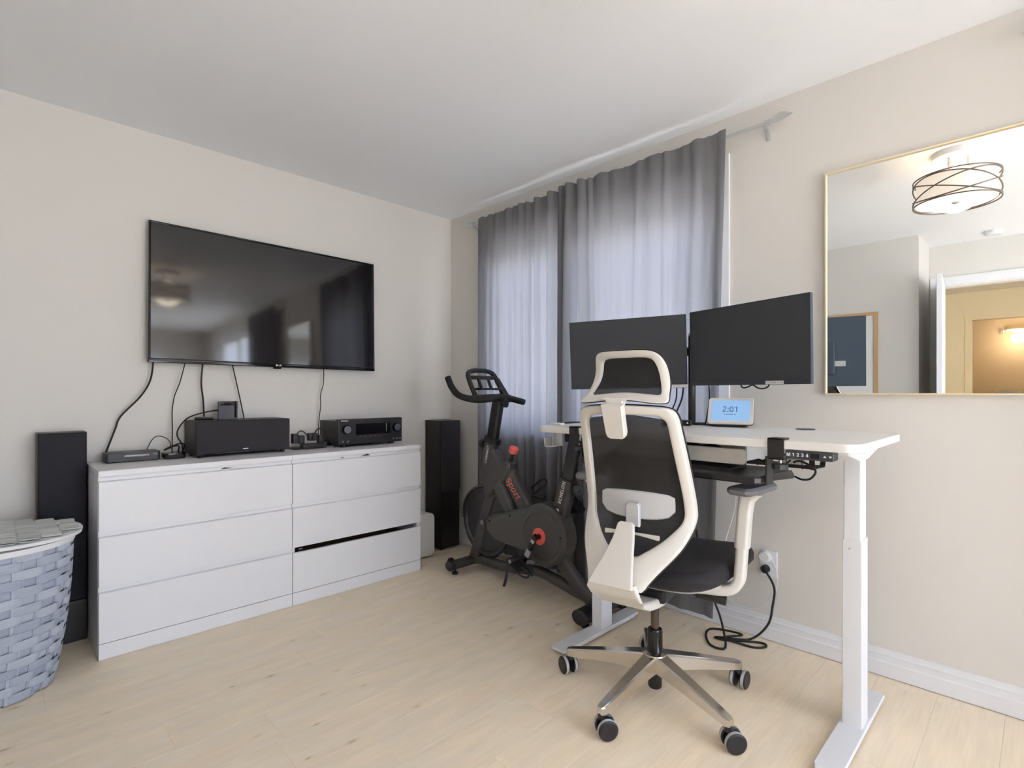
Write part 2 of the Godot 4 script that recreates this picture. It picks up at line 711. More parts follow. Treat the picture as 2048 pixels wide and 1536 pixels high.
func make_window(called: String, xa: float, xb: float, y0: float, y1: float, label: String) -> void:
	var w := Node3D.new()
	w.name = called
	add_child(w)
	w.position = Vector3((xa + xb) / 2, y0, 0)
	w.set_meta("kind", "structure")
	w.set_meta("label", label)
	w.set_meta("category", "window")
	var tp: Material = mats["trim_paint"]
	var cw := 0.06
	wpart(w, "casing", mb().span(Vector3(xa - cw, y0 - cw, 0), Vector3(xa, y1 + cw, 0.016), 0.003).mesh(), tp)
	wpart(w, "casing", mb().span(Vector3(xb, y0 - cw, 0), Vector3(xb + cw, y1 + cw, 0.016), 0.003).mesh(), tp)
	wpart(w, "casing", mb().span(Vector3(xa, y1, 0), Vector3(xb, y1 + cw, 0.016), 0.003).mesh(), tp)
	wpart(w, "sill", mb().span(Vector3(xa - cw - 0.02, y0 - 0.022, -0.02), Vector3(xb + cw + 0.02, y0, 0.034), 0.003).mesh(), tp)
	var f := 0.045
	var fr := mb()
	fr.span(Vector3(xa, y0, -0.12), Vector3(xa + f, y1, -0.06), 0.003)
	fr.span(Vector3(xb - f, y0, -0.12), Vector3(xb, y1, -0.06), 0.003)
	fr.span(Vector3(xa + f, y0, -0.12), Vector3(xb - f, y0 + f, -0.06), 0.003)
	fr.span(Vector3(xa + f, y1 - f, -0.12), Vector3(xb - f, y1, -0.06), 0.003)
	wpart(w, "frame", fr.mesh(), tp)
	var xm := (xa + xb) / 2
	wpart(w, "mullion", mb().span(Vector3(xm - 0.03, y0 + f, -0.115), Vector3(xm + 0.03, y1 - f, -0.065), 0.003).mesh(), tp)
	wpart(w, "pane", mb().span(Vector3(xa + f, y0 + f, -0.092), Vector3(xm - 0.03, y1 - f, -0.088)).mesh(), mats["window_glass"])
	wpart(w, "pane", mb().span(Vector3(xm + 0.03, y0 + f, -0.092), Vector3(xb - f, y1 - f, -0.088)).mesh(), mats["window_glass"])
	for s in [[xa + f, xm - 0.03], [xm + 0.03, xb - f]]:
		wpart(w, "glazing_bar", mb().span(Vector3(s[0], 1.655, -0.1), Vector3(s[1], 1.675, -0.08), 0.002).mesh(), tp)


func curtain(called: String, label: String, rows: Array, folds: Array, zc: float, ytop: float, ybot: float, group := "") -> Node3D:
	# rows: [left x, right x] at top and bottom; folds: [u, amplitude, half width] ridges across the cloth
	var nu := 150
	var nv := 44
	var vs := PackedVector3Array()
	var ts := PackedInt32Array()
	var nz := FastNoiseLite.new()
	nz.seed = called.length() + int(zc * 1000) + int(rows[0][0] * 10)
	nz.frequency = 1.0
	for j in nv + 1:
		var v := float(j) / nv
		var xl := lerpf(rows[0][0], rows[1][0], v)
		var xr := lerpf(rows[0][1], rows[1][1], v)
		for i in nu + 1:
			var u := float(i) / nu
			var z := 0.0
			var dx := 0.0
			for fo in folds:
				var uu: float = u - fo[0] - fo[3] * v
				var k: float = uu / fo[2]
				z += 1.15 * fo[1] * exp(-k * k * 2.0) * (0.55 + 0.45 * sin(minf(v * 3.0 + 0.4, 1.6)))
				dx += fo[1] * 0.5 * k * exp(-k * k)
			z += 0.006 * nz.get_noise_2d(u * 9.0, v * 1.2) + 0.003 * nz.get_noise_2d(u * 26.0, v * 5.0)
			var y := lerpf(ytop, ybot, v)
			if v < 0.05:
				y += 0.006 * nz.get_noise_2d(u * 12.0, 40.0) + z * 0.25 * (1.0 - v * 20.0)
			vs.append(Vector3(lerpf(xl, xr, u) + dx, y, maxf(zc + z * 0.8, 0.054)))
	for j in nv:
		for i in nu:
			var a := j * (nu + 1) + i
			ts.append_array([a, a + 1, a + nu + 2, a, a + nu + 2, a + nu + 1])
	var b := mb()
	b.v = vs
	b.t = ts
	var t := thing(called, label, "curtain", Vector3((rows[1][0] + rows[1][1]) / 2, ybot, zc), 0.0, group)
	wpart(t, "cloth", b.mesh(70), mats["curtain_cloth"])
	# the stitched ends of the hidden hanging tabs
	return t


func window_and_curtains() -> void:
	make_window("window_1", 0.47, 2.05, 0.85, 2.17, "white window behind the drawn grey curtains")
	make_window("window_2", 4.25, 5.85, 0.85, 2.17, "white window farther along the mirror wall")
	# glazed patio door in the far side wall
	var pd := Node3D.new()
	pd.name = "door_2"
	add_child(pd)
	pd.position = Vector3(RX, 0, 1.5)
	pd.set_meta("kind", "structure")
	pd.set_meta("label", "wide glazed patio door in the far side wall")
	pd.set_meta("category", "door")
	var tp: Material = mats["trim_paint"]
	for zz in [0.5, 2.46]:
		wpart(pd, "jamb", mb().span(Vector3(RX + 0.02, 0, zz), Vector3(RX + 0.12, 2.05, zz + 0.04), 0.003).mesh(), tp)
	wpart(pd, "head_jamb", mb().span(Vector3(RX + 0.02, 2.01, 0.54), Vector3(RX + 0.12, 2.05, 2.46), 0.003).mesh(), tp)
	wpart(pd, "threshold", mb().span(Vector3(RX, -0.008, 0.54), Vector3(RX + 0.15, 0.03, 2.46), 0.003).mesh(), tp)
	for q in [[0.54, 1.53, 0.05], [1.47, 2.46, 0.09]]:
		var fr := mb()
		var xa: float = RX + q[2] - 0.018
		var xb: float = RX + q[2] + 0.018
		fr.span(Vector3(xa, 0.03, q[0]), Vector3(xb, 2.01, q[0] + 0.06), 0.003)
		fr.span(Vector3(xa, 0.03, q[1] - 0.06), Vector3(xb, 2.01, q[1]), 0.003)
		fr.span(Vector3(xa, 0.03, q[0] + 0.06), Vector3(xb, 0.11, q[1] - 0.06), 0.003)
		fr.span(Vector3(xa, 1.95, q[0] + 0.06), Vector3(xb, 2.01, q[1] - 0.06), 0.003)
		var sh := wpart(pd, "sash", fr.mesh(), tp)
		wpart(sh, "pane", mb().span(Vector3(RX + q[2] - 0.003, 0.11, q[0] + 0.06), Vector3(RX + q[2] + 0.003, 1.95, q[1] - 0.06)).mesh(), mats["window_glass"])
	var bl := thing("window_blind", "raised pale fabric blind at the head of the curtained window", "blind", Vector3(1.26, 1.955, -0.03))
	wpart(bl, "head_rail", mb().span(Vector3(0.475, 2.13, -0.05), Vector3(2.045, 2.168, -0.012), 0.004).mesh(), mats["trim_paint"])
	var zig_v := PackedVector3Array()
	var zig_t := PackedInt32Array()
	for k in 13:
		for xx in [0.48, 2.04]:
			zig_v.append(Vector3(xx, 1.973 + k * 0.0132, -0.031 + (0.011 if k % 2 else -0.011)))
	for k in 12:
		zig_t.append_array([k * 2, k * 2 + 1, k * 2 + 3, k * 2, k * 2 + 3, k * 2 + 2])
	var zig := mb()
	zig.v = zig_v
	zig.t = zig_t
	wpart(bl, "pleated_cloth", zig.mesh(5), mats["blind_cloth"])
	wpart(bl, "bottom_rail", mb().span(Vector3(0.48, 1.955, -0.042), Vector3(2.04, 1.974, -0.02), 0.003).mesh(), mats["trim_paint"])
	curtain("curtain", "grey curtain panel beside the corner, gathered at its inner edge", [[0.39, 1.20], [0.385, 1.19]], [[0.36, 0.020, 0.045, 0.01], [0.5, 0.026, 0.03, 0.015], [0.62, -0.02, 0.05, 0.0], [0.68, 0.03, 0.028, 0.02], [0.83, 0.05, 0.035, 0.005], [0.9, -0.02, 0.03, 0.0], [0.95, 0.045, 0.025, -0.01], [0.04, 0.012, 0.05, 0.0], [0.14, 0.012, 0.03, 0.01], [0.22, 0.014, 0.025, 0.02], [0.43, 0.014, 0.02, 0.0], [0.57, 0.018, 0.02, 0.01]], 0.066, 2.303, 0.05)
	curtain("curtain", "wide flat grey curtain panel behind the desk and monitors", [[1.13, 2.123], [1.12, 2.062]], [[0.02, 0.045, 0.02, 0.01], [0.075, 0.055, 0.024, 0.0], [0.12, -0.02, 0.02, 0.0], [0.165, 0.05, 0.026, 0.08], [0.30, 0.02, 0.05, 0.05], [0.47, -0.012, 0.08, 0.0], [0.62, 0.016, 0.05, 0.02], [0.74, -0.012, 0.05, 0.0], [0.99, 0.016, 0.03, 0.0], [0.22, 0.024, 0.018, 0.10], [0.38, 0.014, 0.03, 0.03], [0.54, 0.012, 0.02, -0.04], [0.69, 0.012, 0.02, 0.03], [0.86, 0.014, 0.03, -0.03]], 0.076, 2.308, 0.05)
	curtain("curtain", "open grey curtain bunched beside the far window", [[3.30, 4.20], [3.32, 4.18]], [[0.1, 0.04, 0.05, 0], [0.3, 0.04, 0.05, 0], [0.5, 0.04, 0.05, 0], [0.7, 0.04, 0.05, 0], [0.9, 0.04, 0.05, 0]], 0.085, 2.30, 0.05)
	for s in [[0.30, 2.295, "slim steel curtain rod with leaf ends above the drawn curtains"], [3.2, 6.2, "slim steel curtain rod above the far window"]]:
		var r := thing("curtain_rod", s[2], "curtain rod", Vector3((s[0] + s[1]) / 2, 2.295, 0.044))
		var yr := 2.292
		wpart(r, "rod", mb().tube([Vector3(s[0], yr, 0.044), Vector3(s[1], yr, 0.044)], 0.0075, 12).mesh(), mats["rod_steel"])
		for e in [[s[0], -1.0], [s[1], 1.0]]:
			var cx: float = e[0]
			wpart(r, "collar", mb().tube([Vector3(cx - 0.014, yr, 0.044), Vector3(cx + 0.014, yr, 0.044)], 0.013, 14).mesh(), mats["rod_steel"])
			var rings := []
			for k in 13:
				var q := float(k) / 12
				var wv := 0.024 * sin(PI * pow(q, 0.8)) * (1.0 - 0.2 * q) + 0.0012
				var ring := PackedVector3Array()
				for m in 10:
					var an := TAU * m / 10
					ring.append(Vector3(cx + e[1] * (0.014 + q * 0.085), yr + 0.012 * sin(q * 2.6) + wv * 0.72 * sin(an), 0.044 + 0.004 * cos(an) + wv * 0.25 * sin(an)))
				rings.append(ring)
			wpart(r, "leaf_finial", mb().loft(rings).mesh(50), mats["rod_steel"])
			var bx: float = cx - e[1] * 0.012
			wpart(r, "bracket", mb().sweep(smooth([Vector3(bx, yr - 0.006, 0.042), Vector3(bx, yr - 0.02, 0.036), Vector3(bx, yr - 0.026, 0.02), Vector3(bx, yr - 0.04, 0.004), Vector3(bx, yr - 0.062, 0.004)], 4), rrect(0.016, 0.004, 0.001, 2), Vector3(0, 0.4, 1)).mesh(50), mats["rod_steel"])


# ------------------------------------------------------------------ the chests
func chests() -> void:
	for u in 2:
		var zc: float = [1.763, 0.967][u]
		var label: String = ["white three drawer chest under the set top box, beside the basket", "white three drawer chest under the receiver, bottom drawer sagging open"][u]
		var t := thing("chest_of_drawers", label, "chest", Vector3(0.22, 0, zc), 0.0, "white chests under the television")
		var wl: Material = mats["white_laminate"]
		var h := 0.7955 / 2
		var xb := -0.20
		var xf := 0.18
		var car := mb()
		for s in [-1, 1]:
			car.span(Vector3(xb, 0.0, s * (h - 0.009) - 0.009), Vector3(xf, 0.755, s * (h - 0.009) + 0.009), 0.0008)
		car.span(Vector3(xb, 0.05, -h + 0.018), Vector3(xb + 0.006, 0.755, h - 0.018))
		car.span(Vector3(xb, 0.05, -h + 0.018), Vector3(xf - 0.01, 0.066, h - 0.018))
		part(t, "carcass", car.mesh(), wl)
		part(t, "top_panel", mb().span(Vector3(xb, 0.7555, -h), Vector3(xf + 0.018, 0.78, h), 0.0015).mesh(), wl)
		part(t, "plinth", mb().span(Vector3(xf + 0.001, 0.001, -h + 0.001), Vector3(xf + 0.017, 0.0655, h - 0.001), 0.001).mesh(), wl)
		for d in 3:
			var yb: float = [0.5300, 0.3005, 0.0685][d]
			var yt: float = [0.733, 0.503, 0.274][d]
			var lip: float = [0.0215, 0.0265, 0.026][d]
			var sag := u == 1 and d == 2
			var b := mb()
			var pr := [Vector2(xf + 0.001, yb), Vector2(xf + 0.018, yb), Vector2(xf + 0.018, yt), Vector2(xf + 0.004, yt + 0.004), Vector2(xf + 0.003, yt + lip), Vector2(xf + 0.001, yt + lip)]
			if sag:
				pr = [Vector2(xf + 0.001, yb), Vector2(xf + 0.018, yb), Vector2(xf + 0.018, yt - 0.002), Vector2(xf + 0.001, yt - 0.002)]
			b.extrude(pr, -h + 0.0015, h - 0.0015, Transform3D(Basis(), Vector3.ZERO), 0.0006)
			var dr := part(t, "drawer", b.mesh(20), wl)
			if sag:
				# open drawer tray behind the sagging front
				var bx := mb()
				bx.span(Vector3(xb + 0.05, yb + 0.03, -h + 0.03), Vector3(xf - 0.002, yb + 0.036, h - 0.03))
				bx.span(Vector3(xb + 0.05, yb + 0.036, -h + 0.03), Vector3(xb + 0.062, yb + 0.16, h - 0.03))
				for s in [-1, 1]:
					bx.span(Vector3(xb + 0.062, yb + 0.036, s * (h - 0.036) - 0.006), Vector3(xf - 0.002, yb + 0.16, s * (h - 0.036) + 0.006))
				part(dr, "drawer_tray", bx.mesh(), mat("brown_fibreboard", c8(120, 98, 78), 0.8))
				for s in [-1, 1]:
					part(dr, "front_fixing", mb().rbox(Vector3(xf - 0.004, yt + 0.008, s * (h - 0.05)), Vector3(0.006, 0.008, 0.022), 0.002).mesh(), mats["brushed_steel"])
			if d == 0:
				for ch in ([[1.668, 0.032, 0.007]] if u == 0 else [[1.085, 0.013, 0.005], [0.940, 0.032, 0.011]]):
					var zz: float = ch[0] - zc
					var w: float = ch[1]
					var p3 := [Vector2(-w, 0.0), Vector2(w * 0.9, 0.001), Vector2(w * (0.35 if u else -0.5), ch[2])]
					part(dr, "painted_chip_gap", mb().extrude(p3, 0, 0.0012, Transform3D(Basis(Vector3(0, 0, -1), Vector3(0, 1, 0), Vector3(1, 0, 0)), Vector3(xf + 0.0036, yt + 0.0075, zz))).mesh(), mats["painted_gap_black"], Vector3.ZERO, "black painted patch for the dark gap chipped in the drawer lip")  # the chip is wear; the dark of its opening is painted on


# ------------------------------------------------------------------ television
func television() -> void:
	var t := thing("television", "large black wall mounted television above the white chests", "television", Vector3(0.052, 1.598, 1.305))
	t.basis = Basis(Vector3.UP, PI / 2) * Basis(Vector3.RIGHT, deg_to_rad(-1.6)) * Basis(Vector3.BACK, deg_to_rad(-0.45))
	var w := 1.238
	var h := 0.702
	part(t, "back_shell", mb().rbox(Vector3(0, 0.02, -0.012), Vector3(w - 0.02, h - 0.05, 0.024), 0.006).rbox(Vector3(0, -0.1, -0.026), Vector3(0.8, 0.36, 0.02), 0.006).mesh(), mats["black_plastic"])
	var bz := mb()
	var o := rrect(w, h, 0.004, 2)
	var inn := [w / 2 - 0.010, h / 2 - 0.011, -h / 2 + 0.022]
	bz.rbox(Vector3(0, h / 2 - 0.0055, 0.0), Vector3(w, 0.011, 0.026), 0.004)
	bz.rbox(Vector3(0, -h / 2 + 0.011, 0.0), Vector3(w, 0.022, 0.026), 0.004)
	bz.rbox(Vector3(-w / 2 + 0.005, 0.0055, 0.0), Vector3(0.010, h - 0.012, 0.026), 0.004)
	bz.rbox(Vector3(w / 2 - 0.005, 0.0055, 0.0), Vector3(0.010, h - 0.012, 0.026), 0.004)
	part(t, "bezel", bz.mesh(50), mats["black_gloss"])
	part(t, "screen", mb().span(Vector3(-inn[0], inn[2], 0.0), Vector3(inn[0], inn[1], 0.0095)).mesh(), mats["screen"])
	text(t, "logo", "LG", 0.010, mats["white_print"], Transform3D(Basis(), Vector3(0.012, -h / 2 + 0.011, 0.0133)), "Droid Sans", 0.0006, true)
	part(t, "logo", mb().lathe([Vector2(0.0052, 0), Vector2(0.0052, 0.0006)], 20, Transform3D(Basis(Vector3.RIGHT, PI / 2), Vector3(-0.006, -h / 2 + 0.011, 0.013))).mesh(), mats["white_print"])
	part(t, "sensor_nub", mb().rbox(Vector3(0.0, -h / 2 - 0.004, 0.002), Vector3(0.045, 0.010, 0.016), 0.004).mesh(), mats["black_gloss"])
	# wall bracket
	part(t, "wall_bracket", mb().span(Vector3(-0.2, -0.15, -0.045), Vector3(0.2, 0.15, -0.024)).mesh(), mats["black_plastic"])
	var bk: Material = mats["black_rubber"]
	cable("thick black cable from the television to the set top box", [Vector3(0.045, 1.26, 1.90), Vector3(0.047, 1.166, 1.913), Vector3(0.04, 1.085, 1.952), Vector3(0.035, 0.99, 2.03), Vector3(0.035, 0.928, 2.052), Vector3(0.045, 0.822, 2.088)], 0.0042, bk)
	cable("thin black cable hanging down to the small puck box", [Vector3(0.045, 1.26, 1.762), Vector3(0.045, 1.16, 1.785), Vector3(0.04, 1.084, 1.809), Vector3(0.036, 1.008, 1.818), Vector3(0.04, 0.916, 1.818), Vector3(0.085, 0.81, 1.829)], 0.0026, bk)
	cable("black cable dropping behind the black gadget on the center speaker", [Vector3(0.045, 1.26, 1.682), Vector3(0.045, 1.153, 1.689), Vector3(0.04, 1.066, 1.679), Vector3(0.03, 0.963, 1.672), Vector3(0.012, 0.9, 1.67)], 0.0042, bk)
	cable("black cable slanting down behind the black cube dock", [Vector3(0.045, 1.26, 1.54), Vector3(0.042, 1.119, 1.509), Vector3(0.026, 0.972, 1.475), Vector3(0.012, 0.90, 1.46)], 0.0032, bk)
	cable("thin black cable falling from the television to behind the receiver", [Vector3(0.045, 1.26, 1.022), Vector3(0.045, 1.161, 1.024), Vector3(0.04, 1.09, 1.040), Vector3(0.036, 1.019, 1.038), Vector3(0.03, 0.92, 1.046), Vector3(0.03, 0.80, 1.05)], 0.0026, bk)


# ------------------------------------------------------------------ things on the chests
func audio_gear() -> void:
	var top := 0.78
	var turn := Basis(Vector3.UP, PI / 2)
	# set top box
	var t := thing("set_top_box", "slim charcoal set top box with red light at chest end", "set top box", Vector3(0.095, top, 1.997), 90.0)
	var pl := rrect(0.214, 0.115, 0.014, 4)
	part(t, "case", mb().extrude(pl, 0.003, 0.044, Transform3D(Basis(Vector3.RIGHT, -PI / 2), Vector3.ZERO), 0.002).mesh(), mats["charcoal_plastic"])
	part(t, "foot_pad", mb().extrude(rrect(0.2, 0.1, 0.012, 3), 0.0, 0.004, Transform3D(Basis(Vector3.RIGHT, -PI / 2), Vector3.ZERO)).mesh(), mats["black_rubber"])
	part(t, "display_window", mb().extrude(rrect(0.098, 0.013, 0.0064, 4), 0.0, 0.001, Transform3D(Basis(), Vector3(0.012, 0.026, 0.0572))).mesh(), mats["black_gloss"])
	part(t, "indicator", mb().lathe([Vector2(0.0035, 0), Vector2(0.003, 0.001)], 12, Transform3D(Basis(Vector3.RIGHT, PI / 2), Vector3(0.05, 0.027, 0.0583))).mesh(), mats["red_lamp"])
	text(t, "lettering", "TELUS", 0.004, mats["white_print"], Transform3D(Basis(), Vector3(0.085, 0.031, 0.0577)), "Droid Sans", 0.0003)
	# small puck
	t = thing("streaming_box", "small black square streaming box between the set top box and speaker", "box", Vector3(0.125, top, 1.832), 90.0)
	part(t, "case", mb().extrude(rrect(0.092, 0.092, 0.018, 4), 0.002, 0.030, Transform3D(Basis(Vector3.RIGHT, -PI / 2), Vector3.ZERO), 0.003).mesh(), mats["black_gloss"])
	part(t, "foot_pad", mb().lathe([Vector2(0.03, 0), Vector2(0.03, 0.003)], 20).mesh(), mats["black_rubber"])
	var bk: Material = mats["black_rubber"]
	cable("tangle of black cable coiled on the small streaming box", [Vector3(0.05, 0.79, 1.80), Vector3(0.09, 0.833, 1.80), Vector3(0.12, 0.838, 1.83), Vector3(0.10, 0.82, 1.865), Vector3(0.07, 0.83, 1.84), Vector3(0.08, 0.845, 1.80), Vector3(0.06, 0.84, 1.77), Vector3(0.03, 0.80, 1.77)], 0.0035, bk)
	cable("thin black looped cable rising between set top box and speaker", [Vector3(0.05, 0.82, 1.93), Vector3(0.06, 0.876, 1.905), Vector3(0.06, 0.888, 1.876), Vector3(0.07, 0.866, 1.84), Vector3(0.08, 0.822, 1.83)], 0.002, bk)
	# centre speaker
	t = thing("center_speaker", "long dark center channel speaker lying between cables and receiver", "speaker", Vector3(0.128, top, 1.532), 90.0)
	part(t, "cabinet", mb().rbox(Vector3(0, 0.098, -0.007), Vector3(0.458, 0.168, 0.196), 0.003).mesh(), mats["speaker_vinyl"])
	var gr := [Vector2(-0.228, 0.012), Vector2(-0.12, 0.021), Vector2(0.0, 0.024), Vector2(0.12, 0.021), Vector2(0.228, 0.012), Vector2(0.228, 0.181), Vector2(-0.228, 0.181)]
	part(t, "grille", mb().extrude(gr, 0.0905, 0.105, Transform3D(), 0.004).mesh(), mats["speaker_cloth"])
	part(t, "badge", mb().rbox(Vector3(0.0, 0.034, 0.1055), Vector3(0.026, 0.005, 0.002), 0.0008).mesh(), mats["rod_steel"])
	for sx in [-0.2, 0.2]:
		for sz in [-0.08, 0.07]:
			part(t, "foot", mb().lathe([Vector2(0.011, 0), Vector2(0.012, 0.014)], 14, Transform3D(Basis(), Vector3(sx, 0, sz))).mesh(), bk)
	var st := top + 0.182
	# cube dock on the speaker
	t = thing("cube_dock", "small black open cube dock standing on the center speaker", "dock", Vector3(0.135, st, 1.588), 90.0 - 14.0)
	var dk := mb()
	dk.rbox(Vector3(-0.041, 0.048, 0), Vector3(0.008, 0.096, 0.075), 0.002)
	dk.rbox(Vector3(0.041, 0.048, 0), Vector3(0.008, 0.096, 0.075), 0.002)
	dk.rbox(Vector3(0, 0.048, -0.034), Vector3(0.08, 0.096, 0.007), 0.002)
	dk.rbox(Vector3(0, 0.006, 0), Vector3(0.08, 0.012, 0.075), 0.002)
	dk.rbox(Vector3(-0.006, 0.038, 0.02), Vector3(0.07, 0.074, 0.034), 0.002)
	part(t, "shell", dk.mesh(), mats["charcoal_plastic"])
	part(t, "painted_slot", mb().rbox(Vector3(0.0, 0.055, 0.0), Vector3(0.03, 0.066, 0.03), 0.001).rbox(Vector3(0.0455, 0.06, 0.0), Vector3(0.0012, 0.056, 0.03), 0.0004).mesh(), mats["painted_gap_black"])  # solid black blocks put in for the dark inside of the dock
	for k in 2:
		part(t, "port", mb().rbox(Vector3(0.0455, 0.018 + k * 0.014, 0.024), Vector3(0.0014, 0.008, 0.012), 0.0005).mesh(), mats["pale_grey_plastic"])
	t = thing("remote_gadget", "small flat black gadget with bright buttons lying on the center speaker", "gadget", Vector3(0.10, st, 1.69), 70.0)
	part(t, "case", mb().rbox(Vector3(0, 0.008, 0), Vector3(0.085, 0.016, 0.032), 0.006).mesh(), mats["black_plastic"])
	part(t, "button_strip", mb().rbox(Vector3(0.012, 0.0155, 0.01), Vector3(0.04, 0.004, 0.01), 0.0015).mesh(), mats["brushed_steel"])
	cable("black cable looping from the cube dock around the speaker end", [Vector3(0.128, st + 0.05, 1.633), Vector3(0.13, st + 0.042, 1.69), Vector3(0.12, st + 0.016, 1.765), Vector3(0.11, 0.928, 1.805), Vector3(0.11, 0.887, 1.812), Vector3(0.10, 0.845, 1.79), Vector3(0.05, 0.80, 1.775)], 0.0035, bk)
	# adapters and power strip between speaker and receiver
	t = thing("power_strip", "black power strip with plugged adapters between speaker and receiver", "power strip", Vector3(0.12, top, 1.165), 90.0)
	part(t, "strip", mb().rbox(Vector3(0.02, 0.016, 0.05), Vector3(0.14, 0.03, 0.055), 0.006).mesh(), mats["black_plastic"])
	part(t, "base_tray", mb().rbox(Vector3(0.0, 0.004, 0.0), Vector3(0.19, 0.006, 0.12), 0.003).mesh(), mats["charcoal_plastic"])
	for q in [[-0.078, 0.062, 0.03, 0.03, 0.056], [-0.028, 0.052, 0.026, 0.0, 0.05], [0.028, 0.066, 0.05, 0.02, 0.044], [0.072, 0.05, 0.028, 0.03, 0.05]]:
		part(t, "adapter", mb().rbox(Vector3(q[0], q[1], q[3]), Vector3(q[2], q[4], 0.042), 0.004).mesh(), mats["black_plastic"])
	part(t, "plug_cord", mb().tube(smooth([Vector3(-0.07, 0.09, 0.04), Vector3(-0.05, 0.105, 0.045), Vector3(-0.025, 0.09, 0.05), Vector3(-0.01, 0.05, 0.06)], 5), 0.003, 8).mesh(), bk)
	cable("black cord arching from the power strip to the receiver side", [Vector3(0.17, 0.83, 1.15), Vector3(0.175, 0.875, 1.135), Vector3(0.18, 0.895, 1.11), Vector3(0.175, 0.875, 1.075), Vector3(0.19, 0.83, 1.055), Vector3(0.23, 0.785, 1.04)], 0.004, bk)
	# receiver
	t = thing("receiver", "black audio receiver with two round knobs at the chest end", "receiver", Vector3(0.115, top, 0.812), 90.0)
	part(t, "chassis", mb().rbox(Vector3(0, 0.088, -0.012), Vector3(0.425, 0.132, 0.225), 0.002).mesh(), mats["black_plastic"])
	part(t, "front_panel", mb().rbox(Vector3(0, 0.090, 0.117), Vector3(0.432, 0.152, 0.036), 0.004).mesh(), mats["satin_black"])
	part(t, "display", mb().rbox(Vector3(0.01, 0.103, 0.1352), Vector3(0.235, 0.066, 0.002), 0.0006).mesh(), mats["black_gloss"])
	part(t, "display_edge", mb().rbox(Vector3(0.10, 0.108, 0.1365), Vector3(0.0022, 0.05, 0.0012), 0.0004).mesh(), mats["rod_steel"])
	for kx in [-0.168, 0.172]:
		var kn := part(t, "knob", mb().lathe([Vector2(0.0, 0), Vector2(0.0275, 0), Vector2(0.0275, 0.016), Vector2(0.026, 0.0185), Vector2(0.0, 0.0185)], 36, Transform3D(Basis(Vector3.RIGHT, PI / 2), Vector3(kx, 0.105, 0.135))).mesh(), mats["black_gloss"])
		part(kn, "knob_face", mb().lathe([Vector2(0.0, 0), Vector2(0.0225, 0), Vector2(0.0225, 0.0008), Vector2(0.0, 0.0008)], 36, Transform3D(Basis(Vector3.RIGHT, PI / 2), Vector3(kx, 0.105, 0.1535))).mesh(), mats["brushed_steel"])
	text(t, "lettering", "Pioneer", 0.009, mats["white_print"], Transform3D(Basis(), Vector3(-0.178, 0.157, 0.1355)), "Droid Sans", 0.0005, true)
	for q in 5:
		part(t, "function_mark", mb().box(Vector3(-0.075 + q * 0.032, 0.060, 0.1365), Vector3(0.014, 0.0024, 0.0008)).mesh(), mats["sticker_ink"])
	for jx in [-0.19, -0.158, 0.152, 0.178, 0.2]:
		part(t, "jack", mb().lathe([Vector2(0.003, 0), Vector2(0.0062, 0), Vector2(0.0062, 0.003), Vector2(0.003, 0.003)], 14, Transform3D(Basis(Vector3.RIGHT, PI / 2), Vector3(jx, 0.034, 0.135))).mesh(), mats["brushed_steel"])
	for sx in [-0.16, 0.16]:
		for sz in [-0.08, 0.09]:
			part(t, "foot", mb().lathe([Vector2(0.018, 0), Vector2(0.021, 0.004), Vector2(0.021, 0.024)], 20, Transform3D(Basis(), Vector3(sx, 0, sz))).mesh(), mats["black_plastic"])
	for ry in 4:
		for rz in 6:
			part(t, "painted_vent_slot", mb().box(Vector3(-0.2128, 0.125 - ry * 0.016, -0.06 + rz * 0.02), Vector3(0.0012, 0.008, 0.005)).mesh(), mats["painted_gap_black"])  # dark of the vent slots put on as black patches
	# rounded white appliance on the floor behind the chest end
	t = thing("air_purifier", "white rounded floor appliance tucked behind the chest beside a tower", "appliance", Vector3(0.16, 0, 0.44))
	part(t, "body", mb().extrude(rrect(0.20, 0.285, 0.035, 5, 0.0, 0.1525), -0.10, 0.10, Transform3D(Basis(Vector3.UP, PI / 2), Vector3.ZERO), 0.01).mesh(40), mats["warm_white_plastic"])
	part(t, "foot_ring", mb().rbox(Vector3(0, 0.006, 0), Vector3(0.13, 0.012, 0.13), 0.005).mesh(), mats["charcoal_plastic"])


func tower_speakers() -> void:
	var v: Material = mats["ash_veneer"]
	var t := thing("tower_speaker", "tall black tower speaker between the basket and the chest", "speaker", Vector3(0.075, 0, 2.249), 90.0, "tower speakers")
	part(t, "cabinet", mb().rbox(Vector3(0, 0.464, -0.012), Vector3(0.168, 0.928, 0.105), 0.003).mesh(), v)
	part(t, "grille", mb().rbox(Vector3(0, 0.555, 0.05), Vector3(0.164, 0.742, 0.022), 0.006).mesh(), mats["tower_cloth"])
	part(t, "base_panel", mb().rbox(Vector3(0, 0.09, 0.045), Vector3(0.166, 0.18, 0.012), 0.003).mesh(), v)
	t = thing("tower_speaker", "tall black tower speaker in the corner beside the exercise bike", "speaker", Vector3(0.105, 0, 0.160), 90.0, "tower speakers")
	part(t, "cabinet", mb().rbox(Vector3(0, 0.459, -0.008), Vector3(0.168, 0.894, 0.17), 0.003).mesh(), v)
	part(t, "grille", mb().rbox(Vector3(0, 0.66, 0.087), Vector3(0.170, 0.492, 0.022), 0.006).mesh(), mats["speaker_cloth"])
	part(t, "lower_panel", mb().rbox(Vector3(0, 0.212, 0.082), Vector3(0.164, 0.40, 0.012), 0.003).mesh(), v)
	for s in [-0.06, 0.06]:
		for sz in [-0.07, 0.06]:
			part(t, "foot", mb().lathe([Vector2(0.006, 0), Vector2(0.012, 0.013)], 12, Transform3D(Basis(), Vector3(s, 0, sz))).mesh(), mats["black_plastic"])


